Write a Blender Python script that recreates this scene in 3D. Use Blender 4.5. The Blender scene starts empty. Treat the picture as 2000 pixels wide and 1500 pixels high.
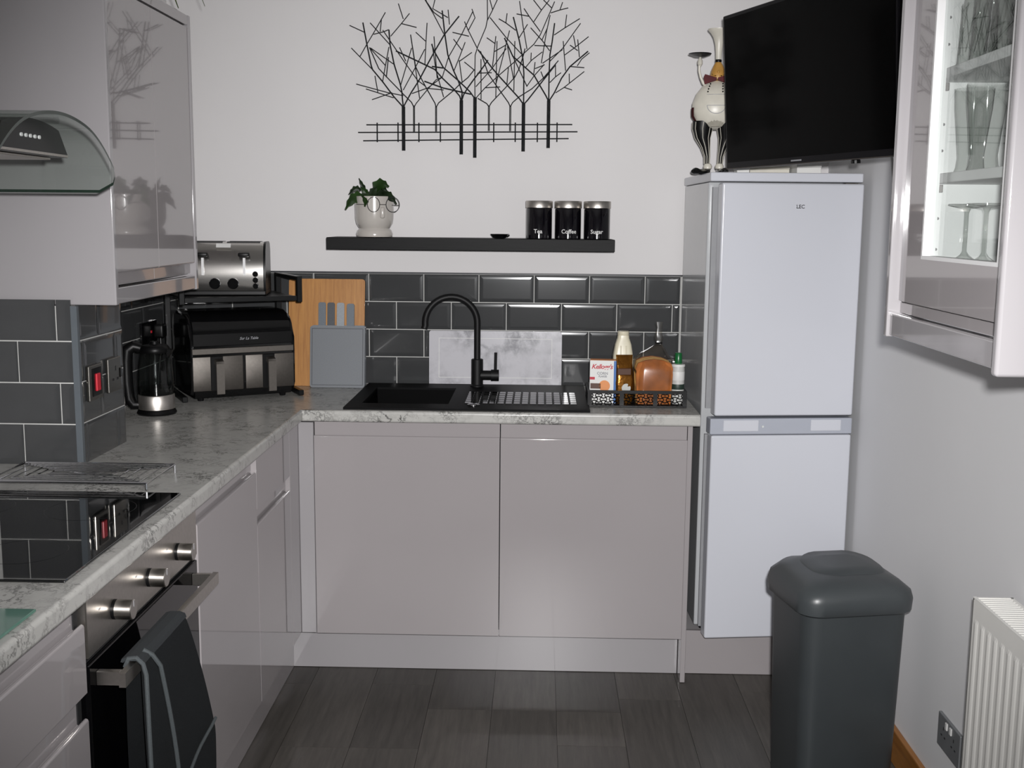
import bpy, bmesh, math, random
from mathutils import Vector, Matrix
random.seed(7)
scene = bpy.context.scene
C = scene.collection
R = math.radians

# ------------------------------------------------------------------ camera
cam_d = bpy.data.cameras.new('camera')
cam = bpy.data.objects.new('camera', cam_d); C.objects.link(cam)
PITCH, YAW, ROLL, FPX = .1461, -.0242, .0091, 2177.14
CAM = Vector((.2230, -4.0815, 1.5098))
fw = Vector((math.sin(YAW)*math.cos(PITCH), math.cos(YAW)*math.cos(PITCH), -math.sin(PITCH)))
rt = Vector((math.cos(YAW), -math.sin(YAW), 0)); up = rt.cross(fw)
r2 = rt*math.cos(ROLL)+up*math.sin(ROLL); u2 = up*math.cos(ROLL)-rt*math.sin(ROLL)
m = Matrix((r2, u2, -fw)).transposed().to_4x4(); m.translation = CAM
cam.matrix_world = m
cam_d.sensor_fit = 'HORIZONTAL'; cam_d.sensor_width = 36.0; cam_d.lens = FPX/2000*36
cam_d.clip_start = .02; cam_d.clip_end = 60
scene.camera = cam

# ------------------------------------------------------------------ light
world = bpy.data.worlds.new('daylight'); scene.world = world; world.use_nodes = True
bg = world.node_tree.nodes['Background']; bg.inputs[0].default_value = (.80, .88, 1, 1); bg.inputs[1].default_value = .12
def lamp(name, kind, loc, power, color, rot=(0,0,0), **kw):
    d = bpy.data.lights.new(name, kind); d.energy = power; d.color = color
    for k, v in kw.items(): setattr(d, k, v)
    o = bpy.data.objects.new(name, d); C.objects.link(o); o.location = loc; o.rotation_euler = rot
    return o
# the camera's own flash, just above and beside the lens
lamp('camera_flash', 'SPOT', (.262, -4.05, 1.572), 445, (1, .985, .985), rot=(R(80.0), 0, R(1.2)), shadow_soft_size=.022, spot_size=R(72), spot_blend=.9)
# daylight from the window in the wall behind the photographer
lamp('window_daylight', 'AREA', (.45, -5.30, 1.5), 4, (.93, .96, 1), rot=(R(90), 0, 0), shape='RECTANGLE', size=1.5, size_y=1.1)
try: scene.cycles.transparent_max_bounces = 32    # many thin glass walls behind one another
except AttributeError: pass
vs = scene.view_settings
vs.view_transform = 'Standard'; vs.look = 'None'; vs.exposure = 0.0; vs.gamma = 1.0; vs.use_curve_mapping = False

# ------------------------------------------------------------------ materials
def srgb(c):
    if isinstance(c, str):
        c = [int(c[i:i+2], 16)/255 for i in (0, 2, 4)]
    return tuple(x/12.92 if x <= .04045 else ((x+.055)/1.055)**2.4 for x in c)
MAT = {}
def mat(name, col, rough=.5, metal=0, spec=.5, coat=0, coat_rough=.03, var=.04, scale=30, bump=0, bscale=200, trans=0, aniso=0):
    m = bpy.data.materials.new(name); m.use_nodes = True; nt = m.node_tree; b = nt.nodes['Principled BSDF']
    c = srgb(col)
    tc = nt.nodes.new('ShaderNodeTexCoord'); nz = nt.nodes.new('ShaderNodeTexNoise'); nz.inputs['Scale'].default_value = scale
    nt.links.new(tc.outputs['Object'], nz.inputs['Vector'])
    rp = nt.nodes.new('ShaderNodeValToRGB')
    rp.color_ramp.elements[0].position = .3; rp.color_ramp.elements[1].position = .7
    rp.color_ramp.elements[0].color = (*[x*(1-var) for x in c], 1); rp.color_ramp.elements[1].color = (*[min(1, x*(1+var)) for x in c], 1)
    nt.links.new(nz.outputs['Fac'], rp.inputs[0]); nt.links.new(rp.outputs[0], b.inputs['Base Color'])
    b.inputs['Roughness'].default_value = rough; b.inputs['Metallic'].default_value = metal
    b.inputs['Specular IOR Level'].default_value = spec
    b.inputs['Coat Weight'].default_value = coat; b.inputs['Coat Roughness'].default_value = coat_rough
    if trans: b.inputs['Transmission Weight'].default_value = trans
    if aniso: b.inputs['Anisotropic'].default_value = aniso
    if bump:
        n2 = nt.nodes.new('ShaderNodeTexNoise'); n2.inputs['Scale'].default_value = bscale
        nt.links.new(tc.outputs['Object'], n2.inputs['Vector'])
        bp = nt.nodes.new('ShaderNodeBump'); bp.inputs['Strength'].default_value = bump; bp.inputs['Distance'].default_value = .002
        nt.links.new(n2.outputs['Fac'], bp.inputs['Height']); nt.links.new(bp.outputs[0], b.inputs['Normal'])
    MAT[name] = m; return m
def glass(name, tint, edge=.35, base=.04, rough=.01, edgecol=None, start=.35):
    """thin clear sheet: see-through with a Fresnel reflection and darker edges"""
    m = bpy.data.materials.new(name); m.use_nodes = True; nt = m.node_tree; nt.nodes.clear()
    out = nt.nodes.new('ShaderNodeOutputMaterial'); tr = nt.nodes.new('ShaderNodeBsdfTransparent'); gl = nt.nodes.new('ShaderNodeBsdfGlossy')
    gl.inputs['Roughness'].default_value = rough
    lw = nt.nodes.new('ShaderNodeLayerWeight'); lw.inputs[0].default_value = .35
    rp = nt.nodes.new('ShaderNodeValToRGB')
    e = edgecol or tuple(x*.35 for x in srgb(tint))
    rp.color_ramp.elements[0].position = start; rp.color_ramp.elements[1].position = .97
    rp.color_ramp.elements[0].color = (*srgb(tint), 1); rp.color_ramp.elements[1].color = (*e, 1)
    nt.links.new(lw.outputs['Facing'], rp.inputs[0]); nt.links.new(rp.outputs[0], tr.inputs[0])
    l2 = nt.nodes.new('ShaderNodeLayerWeight'); l2.inputs[0].default_value = .5
    pw = nt.nodes.new('ShaderNodeMath'); pw.operation = 'POWER'; pw.inputs[1].default_value = 4.0
    nt.links.new(l2.outputs['Facing'], pw.inputs[0])
    ma = nt.nodes.new('ShaderNodeMath'); ma.operation = 'MULTIPLY_ADD'; ma.inputs[1].default_value = edge; ma.inputs[2].default_value = base
    ma.use_clamp = True
    nt.links.new(pw.outputs[0], ma.inputs[0])
    mx = nt.nodes.new('ShaderNodeMixShader'); nt.links.new(ma.outputs[0], mx.inputs[0]); nt.links.new(tr.outputs[0], mx.inputs[1]); nt.links.new(gl.outputs[0], mx.inputs[2])
    nt.links.new(mx.outputs[0], out.inputs[0]); MAT[name] = m; return m
def N(nt, t, **kw):
    n = nt.nodes.new(t)
    for k, v in kw.items():
        if k in n.inputs: n.inputs[k].default_value = v
        else: setattr(n, k, v)
    return n
def marble(name, light, vein, scale=3, rough=.22, amount=.5, sharp=.06):
    m = bpy.data.materials.new(name); m.use_nodes = True; nt = m.node_tree; b = nt.nodes['Principled BSDF']
    tc = N(nt, 'ShaderNodeTexCoord'); L = nt.links.new
    w = N(nt, 'ShaderNodeTexNoise', Scale=scale*1.3, Detail=6.0, Roughness=.65); L(tc.outputs['Object'], w.inputs['Vector'])
    mixv = N(nt, 'ShaderNodeMixRGB', blend_type='LINEAR_LIGHT'); mixv.inputs[0].default_value = .28
    L(tc.outputs['Object'], mixv.inputs[1]); L(w.outputs['Color'], mixv.inputs[2])
    v = N(nt, 'ShaderNodeTexVoronoi', Scale=scale*2.2, feature='DISTANCE_TO_EDGE'); L(mixv.outputs[0], v.inputs['Vector'])
    rp = N(nt, 'ShaderNodeValToRGB'); rp.color_ramp.elements[0].position = 0; rp.color_ramp.elements[1].position = sharp*2
    rp.color_ramp.elements[0].color = (1, 1, 1, 1); rp.color_ramp.elements[1].color = (0, 0, 0, 1); L(v.outputs['Distance'], rp.inputs[0])
    g = N(nt, 'ShaderNodeTexNoise', Scale=scale*1.6, Detail=3.0); L(tc.outputs['Object'], g.inputs['Vector'])
    gr = N(nt, 'ShaderNodeValToRGB'); gr.color_ramp.elements[0].position = .42; gr.color_ramp.elements[1].position = .68; L(g.outputs['Fac'], gr.inputs[0])
    mu = N(nt, 'ShaderNodeMath', operation='MULTIPLY'); L(rp.outputs[0], mu.inputs[0]); L(gr.outputs[0], mu.inputs[1])
    cl = N(nt, 'ShaderNodeTexNoise', Scale=scale*4, Detail=8.0, Roughness=.7); L(tc.outputs['Object'], cl.inputs['Vector'])
    cr = N(nt, 'ShaderNodeValToRGB'); cr.color_ramp.elements[0].position = .5; cr.color_ramp.elements[1].position = .75; L(cl.outputs['Fac'], cr.inputs[0])
    m2 = N(nt, 'ShaderNodeMath', operation='MULTIPLY_ADD'); m2.inputs[1].default_value = .3; L(cr.outputs[0], m2.inputs[0]); L(mu.outputs[0], m2.inputs[2])
    m3 = N(nt, 'ShaderNodeMath', operation='MULTIPLY', use_clamp=True); m3.inputs[1].default_value = amount; L(m2.outputs[0], m3.inputs[0])
    mx = N(nt, 'ShaderNodeMixRGB'); mx.inputs[1].default_value = (*srgb(light), 1); mx.inputs[2].default_value = (*srgb(vein), 1)
    L(m3.outputs[0], mx.inputs[0]); L(mx.outputs[0], b.inputs['Base Color'])
    b.inputs['Roughness'].default_value = rough; MAT[name] = m; return m
def wood(name, c1, c2, stretch=(14, 1, 14), rough=.45, scale=6, bump=.15, spec=.5):
    m = bpy.data.materials.new(name); m.use_nodes = True; nt = m.node_tree; b = nt.nodes['Principled BSDF']; L = nt.links.new
    tc = N(nt, 'ShaderNodeTexCoord'); mp = N(nt, 'ShaderNodeMapping'); mp.inputs['Scale'].default_value = stretch
    L(tc.outputs['Object'], mp.inputs[0])
    oi = N(nt, 'ShaderNodeObjectInfo')
    nz = N(nt, 'ShaderNodeTexNoise', Scale=scale, Detail=7.0, Roughness=.7, noise_dimensions='4D'); L(mp.outputs[0], nz.inputs['Vector'])
    mu = N(nt, 'ShaderNodeMath', operation='MULTIPLY'); mu.inputs[1].default_value = 40; L(oi.outputs['Random'], mu.inputs[0]); L(mu.outputs[0], nz.inputs['W'])
    rp = N(nt, 'ShaderNodeValToRGB'); rp.color_ramp.elements[0].position = .3; rp.color_ramp.elements[1].position = .72
    rp.color_ramp.elements[0].color = (*srgb(c1), 1); rp.color_ramp.elements[1].color = (*srgb(c2), 1); L(nz.outputs['Fac'], rp.inputs[0])
    hs = N(nt, 'ShaderNodeHueSaturation'); mr = N(nt, 'ShaderNodeMapRange'); mr.inputs['To Min'].default_value = .78; mr.inputs['To Max'].default_value = 1.16
    L(oi.outputs['Random'], mr.inputs['Value']); L(mr.outputs[0], hs.inputs['Value']); L(rp.outputs[0], hs.inputs['Color']); L(hs.outputs[0], b.inputs['Base Color'])
    bp = N(nt, 'ShaderNodeBump'); bp.inputs['Strength'].default_value = bump; bp.inputs['Distance'].default_value = .001
    L(nz.outputs['Fac'], bp.inputs['Height']); L(bp.outputs[0], b.inputs['Normal']); b.inputs['Roughness'].default_value = rough; b.inputs['Specular IOR Level'].default_value = spec
    MAT[name] = m; return m

mat('wall_paint', 'dcdada', rough=.85, var=.012, scale=3, bump=.05, bscale=90)
mat('wall_paint_lightened', 'e3e3e4', rough=.85, var=.012, scale=3, bump=.05, bscale=90)  # same paint as the back wall, colour lightened to lift the grazing-lit right wall
mat('ceiling_paint', 'e6e6e4', rough=.9, var=.01)
mat('gloss_grey', '9c9798', rough=.06, spec=.45, coat=.55, coat_rough=.02, var=.01, scale=4)
mat('gloss_grey_panel', '9e9b9d', rough=.07, spec=.45, coat=.55, coat_rough=.03, var=.01, scale=4)
mat('carcass_white', 'dedede', rough=.45, var=.01)
mat('carcass_grey', 'a9a6a7', rough=.45, var=.01)
mat('shadow_gap', '1b1b1c', rough=.6)
mat('tile_glaze', '3f4041', rough=.12, spec=.5, coat=.4, coat_rough=.03, var=.05, scale=14)
mat('grout', 'c6c6c3', rough=.9, var=.05, scale=60)
mat('tile_trim', '595f64', rough=.3, var=.03)
mat('tile_trim_dark', '34363a', rough=.35, var=.03)
marble('worktop_marble', 'b4b3af', '363635', scale=5.5, rough=.26, amount=.95, sharp=.055)
marble('board_marble', 'c9c8cd', '44444a', scale=2.3, rough=.12, amount=1.0, sharp=.07)
mat('hob_glass', '0a0b0c', rough=.03, spec=.6, coat=.5, coat_rough=.01, var=.1)
mat('stainless', 'bdb8b2', rough=.34, metal=1, var=.05, scale=120, aniso=.5)
mat('stainless_dark', '625e5a', rough=.5, metal=1, var=.06, scale=120, aniso=.4)
mat('toaster_steel', 'c9c6c2', rough=.2, metal=1, var=.02)
mat('chrome', 'd9d9dc', rough=.07, metal=1, var=.02)
mat('black_gloss', '0b0b0c', rough=.08, spec=.5, var=.1)
mat('black_glass', '060607', rough=.04, spec=.5, var=.1)
mat('black_plastic', '09090a', rough=.4, spec=.25, var=.1)
mat('black_satin', '101112', rough=.32, spec=.3, var=.1)
mat('black_matte', '101011', rough=.5, spec=.3, var=.12)
mat('sink_composite', '0a0a0b', rough=.55, spec=.08, var=.25, scale=900, bump=.15, bscale=900)
mat('fridge_white', 'c6c8cf', rough=.22, spec=.4, var=.008, scale=3)
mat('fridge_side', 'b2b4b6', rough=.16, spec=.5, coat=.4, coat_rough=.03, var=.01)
mat('fridge_trim', 'a6aab4', rough=.3, var=.01)
mat('gasket', '8e8f92', rough=.6)
mat('bin_plastic', '34383a', rough=.42, var=.04, scale=12, bump=.06, bscale=600)
mat('bin_lid_plastic', '3b3f41', rough=.36, var=.04, scale=12, bump=.06, bscale=600)
mat('radiator_white', 'eae9e4', rough=.3, var=.01)
wood('baseboard_oak', '7a4a1c', 'a8712f', stretch=(12, 1, 12), rough=.35, scale=5)
wood('floor_plank', '383531', '534f4a', stretch=(16, 1.2, 16), rough=.42, scale=4)
mat('floor_joint', '262422', rough=.8)
wood('shelf_black_wood', '070708', '151617', stretch=(1.5, 20, 20), rough=.5, scale=7, bump=.35, spec=.15)
wood('bamboo', '9a632a', 'c58d47', stretch=(26, 26, 1.5), rough=.4, scale=4)
mat('board_grey', '6f7378', rough=.5, var=.12, scale=500)
mat('board_slate', '43464b', rough=.5, var=.1, scale=400)
mat('board_pale', '90959a', rough=.5, var=.1, scale=400)
mat('board_blue_grey', '626a72', rough=.5, var=.1, scale=400)
mat('iron_black', '242628', rough=.45, metal=.4, var=.35, scale=60, bump=.3, bscale=300)
mat('pot_ceramic', 'b9b4ae', rough=.18, spec=.5, coat=.3, var=.02)
mat('leaf_green', '2c4a1c', rough=.4, var=.35, scale=25)
mat('leaf_dark', '22351a', rough=.45, var=.4, scale=30)
mat('leaf_strap', '5b6b25', rough=.4, var=.25, scale=12)
mat('soil', '2a2019', rough=.95, var=.4, scale=80)
mat('canister_black', '0c0a0f', rough=.1, spec=.6, coat=.3, var=.1)
mat('print_white', 'd6d6d4', rough=.5)
mat('print_grey', '8b8c90', rough=.4)
mat('tv_screen', '030303', rough=.10, spec=.04, var=.1)
mat('tv_bezel', '0a090d', rough=.3, spec=.15, var=.1)
mat('cream_enamel', 'd0ccc0', rough=.35, var=.05, scale=30)
mat('skin_paint', 'b98a43', rough=.4, var=.12, scale=40)
mat('red_paint', '500a14', rough=.55, spec=.2, var=.15, scale=40)
mat('red_switch', 'c2142a', rough=.3)
mat('teal_glass', '527a6c', rough=.06, coat=.5, var=.04)
mat('cloth_charcoal', '23272a', rough=.9, var=.15, scale=500, bump=.5, bscale=700)
mat('cloth_piping', '3e4345', rough=.85, var=.1, scale=300)
mat('box_white', 'd9d9d6', rough=.5, var=.01)
mat('box_blue', '1d5fa5', rough=.45)
mat('print_red', 'b6182f', rough=.5)
mat('print_orange', 'd98a4c', rough=.5)
mat('print_brown', '4a2a17', rough=.5)
mat('foil_gold', '8a5a22', rough=.22, metal=.8, var=.35, scale=40, bump=.6, bscale=60)
mat('milk_plastic', 'd3cdb6', rough=.35, var=.03)
mat('bread_crust', 'a05a1c', rough=.75, var=.35, scale=18, bump=.4, bscale=120)
mat('bread_crumb', 'd3a764', rough=.85, var=.12, scale=60)
mat('green_cap', '0f5a2c', rough=.3)
mat('label_paper', 'bdbdba', rough=.5, var=.1, scale=60)
mat('dark_label', '23332b', rough=.5)
mat('socket_chrome', '8f8c86', rough=.22, metal=1, var=.05)
mat('socket_grey', '77797b', rough=.35, metal=.1, var=.05)
mat('cable_white', 'd2d2d0', rough=.4)
mat('window_frame_white', 'dededc', rough=.4)
glass('cabinet_glass', 'f9fbfa', edge=.45, base=.012, edgecol=(.9, .91, .905))
glass('tumbler_glass', 'f3f4f3', edge=.8, base=.06, rough=.03, edgecol=(.13, .14, .135), start=.52)
glass('kettle_glass', 'd4d8d6', edge=.6, base=.05, edgecol=(.10, .11, .11), start=.5)
glass('hood_glass', 'f0f3f1', edge=.4, base=.02, edgecol=(.80, .845, .815))
glass('clear_bag', 'f4f2ee', edge=.5, base=.07, rough=.22, edgecol=(.8, .78, .75))
mat('hood_glass_edge', '26332c', rough=.1, var=.05)
mat('led_red', 'c81428', rough=.3)
mat('indicator_white', 'cfd2d0', rough=.3)

# ------------------------------------------------------------------ builders
WM = {}
def finish(o, parent):
    C.objects.link(o)
    if parent is not None: o.parent = parent
    return o
def thing(name, label, cat, loc=(0, 0, 0), rz=0, group=None, rx=0):
    o = bpy.data.objects.new(name, None); o.empty_display_size = .03
    o.location = loc; o.rotation_euler = (rx, 0, rz); C.objects.link(o)
    WM[o] = Matrix.Translation(loc) @ Matrix.Rotation(rz, 4, 'Z') @ Matrix.Rotation(rx, 4, 'X')
    o['label'] = label; o['category'] = cat
    if group: o['group'] = group
    return o
def tag(o, label, cat, group=None):
    o['label'] = label; o['category'] = cat
    if group: o['group'] = group
    return o
def obj(name, bm, material, parent=None, smooth=False, local=False, label=None, kind=None, angle=35, wn=False):
    """one mesh object; coordinates are world ones unless local"""
    bmesh.ops.recalc_face_normals(bm, faces=bm.faces[:])
    me = bpy.data.meshes.new(name); bm.to_mesh(me); bm.free()
    if parent is not None and not local:
        me.transform(WM[parent].inverted())
    for mt in (material if isinstance(material, (list, tuple)) else [material]): me.materials.append(MAT[mt])
    if smooth:
        for p in me.polygons: p.use_smooth = True
        me.set_sharp_from_angle(angle=R(angle))
    o = bpy.data.objects.new(name, me); finish(o, parent)
    if wn:
        md = o.modifiers.new('face_weighted_normals', 'WEIGHTED_NORMAL'); md.mode = 'FACE_AREA'; md.weight = 100; md.keep_sharp = True
    WM[o] = WM[parent] if parent is not None else Matrix.Identity(4)
    if label: o['label'] = label
    if kind: o['kind'] = kind
    return o
def B(): return bmesh.new()
def box(bm, x0, x1, y0, y1, z0, z1, bev=0, seg=2, mi=0, mtx=None):
    vs = [bm.verts.new((x, y, z)) for x in (x0, x1) for y in (y0, y1) for z in (z0, z1)]
    fs = [bm.faces.new([vs[i] for i in f]) for f in ((0, 1, 3, 2), (4, 6, 7, 5), (0, 4, 5, 1), (2, 3, 7, 6), (0, 2, 6, 4), (1, 5, 7, 3))]
    for f in fs: f.material_index = mi
    out = vs
    if bev:
        es = list({e for f in fs for e in f.edges})
        r = bmesh.ops.bevel(bm, geom=es, offset=bev, segments=seg, affect='EDGES', profile=.5)
        out = list({v for f in r['faces'] for v in f.verts} | {v for v in vs if v.is_valid})
        for f in r['faces']: f.material_index = mi
    if mtx is not None: bmesh.ops.transform(bm, matrix=mtx, verts=out)
    return out
def bx(x0, x1, y0, y1, z0, z1, bev=0, seg=2):
    b = B(); box(b, x0, x1, y0, y1, z0, z1, bev, seg); return b
def lathe(bm, prof, cx=0, cy=0, cz=0, seg=32, mi=0, sx=1, sy=1, cap=True):
    rings = []
    for r, z in prof:
        rings.append([bm.verts.new((cx+sx*r*math.cos(2*math.pi*i/seg), cy+sy*r*math.sin(2*math.pi*i/seg), cz+z)) for i in range(seg)])
    for a, b in zip(rings, rings[1:]):
        for i in range(seg):
            f = bm.faces.new((a[i], a[(i+1) % seg], b[(i+1) % seg], b[i])); f.material_index = mi
    if cap:
        for ring in (rings[0], rings[-1]):
            try: f = bm.faces.new(ring); f.material_index = mi
            except ValueError: pass
    return [v for r in rings for v in r]
def tube(bm, pts, rad, seg=8, closed=False, cap=True):
    pts = [Vector(p) for p in pts]; n = len(pts)
    rads = rad if isinstance(rad, (list, tuple)) else [rad]*n
    rings = []; prev = None
    for i, p in enumerate(pts):
        if closed: t = pts[(i+1) % n]-pts[i-1]
        elif i == 0: t = pts[1]-pts[0]
        elif i == n-1: t = pts[-1]-pts[-2]
        else: t = (pts[i+1]-p).normalized()+(p-pts[i-1]).normalized()
        if t.length < 1e-9: t = Vector((0, 0, 1))
        t.normalize()
        if prev is None:
            a = Vector((0, 0, 1)) if abs(t.z) < .9 else Vector((1, 0, 0))
            u = a.cross(t).normalized()
        else:
            u = (prev-t*prev.dot(t))
            u = u.normalized() if u.length > 1e-6 else t.orthogonal().normalized()
        prev = u; v = t.cross(u)
        rings.append([bm.verts.new(p+(u*math.cos(2*math.pi*k/seg)+v*math.sin(2*math.pi*k/seg))*rads[i]) for k in range(seg)])
    pairs = list(zip(rings, rings[1:]))+([(rings[-1], rings[0])] if closed else [])
    for a, b in pairs:
        for k in range(seg): bm.faces.new((a[k], a[(k+1) % seg], b[(k+1) % seg], b[k]))
    if cap and not closed:
        bm.faces.new(rings[0]); bm.faces.new(rings[-1])
    return [v for r in rings for v in r]
def prism(bm, pts, t0, t1, f, mi=0):
    """polygon pts (n, z) extruded along t; f(t, n, z) -> world"""
    a = [bm.verts.new(f(t0, n, z)) for n, z in pts]; b = [bm.verts.new(f(t1, n, z)) for n, z in pts]
    fs = [bm.faces.new(a), bm.faces.new(b)]
    for i in range(len(pts)):
        j = (i+1) % len(pts); fs.append(bm.faces.new((a[i], a[j], b[j], b[i])))
    for q in fs: q.material_index = mi
    return a+b
def cells(bm, xs, ys, z0, z1, skip=lambda x, y: False, f=lambda x, y, z: (x, y, z)):
    """slab made of a grid of cells with holes where skip(cell centre)"""
    V = {}
    def v(i, j, k):
        if (i, j, k) not in V: V[(i, j, k)] = bm.verts.new(f(xs[i], ys[j], (z0, z1)[k]))
        return V[(i, j, k)]
    nx, ny = len(xs)-1, len(ys)-1
    on = {(i, j) for i in range(nx) for j in range(ny) if not skip((xs[i]+xs[i+1])/2, (ys[j]+ys[j+1])/2)}
    for i, j in on:
        bm.faces.new((v(i, j, 1), v(i+1, j, 1), v(i+1, j+1, 1), v(i, j+1, 1)))
        bm.faces.new((v(i, j, 0), v(i, j+1, 0), v(i+1, j+1, 0), v(i+1, j, 0)))
        for di, dj, a, b in ((-1, 0, (i, j+1), (i, j)), (1, 0, (i+1, j), (i+1, j+1)), (0, -1, (i, j), (i+1, j)), (0, 1, (i+1, j+1), (i, j+1))):
            if (i+di, j+dj) not in on:
                bm.faces.new((v(*a, 0), v(*b, 0), v(*b, 1), v(*a, 1)))
def text_mesh(s, size, depth=.0004, shear=0, bold=0, spacing=1):
    cu = bpy.data.curves.new('lettering', 'FONT'); cu.body = s; cu.size = size; cu.extrude = depth; cu.shear = shear
    cu.align_x = 'CENTER'; cu.align_y = 'CENTER'; cu.offset = bold; cu.space_character = spacing; cu.resolution_u = 3
    o = bpy.data.objects.new('lettering', cu); C.objects.link(o)
    dg = bpy.context.evaluated_depsgraph_get(); dg.update()
    me = bpy.data.meshes.new_from_object(o.evaluated_get(dg)); bpy.data.objects.remove(o); bpy.data.curves.remove(cu)
    b = B(); b.from_mesh(me); bpy.data.meshes.remove(me)
    return b
def struct(o): o['kind'] = 'structure'; return o
def arc(cx, cy, r, a0, a1, n): return [(cx+r*math.cos(R(a0+(a1-a0)*i/n)), cy+r*math.sin(R(a0+(a1-a0)*i/n))) for i in range(n+1)]
def rrect(x0, x1, y0, y1, r, n=4):
    return arc(x1-r, y0+r, r, -90, 0, n)+arc(x1-r, y1-r, r, 0, 90, n)+arc(x0+r, y1-r, r, 90, 180, n)+arc(x0+r, y0+r, r, 180, 270, n)

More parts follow.
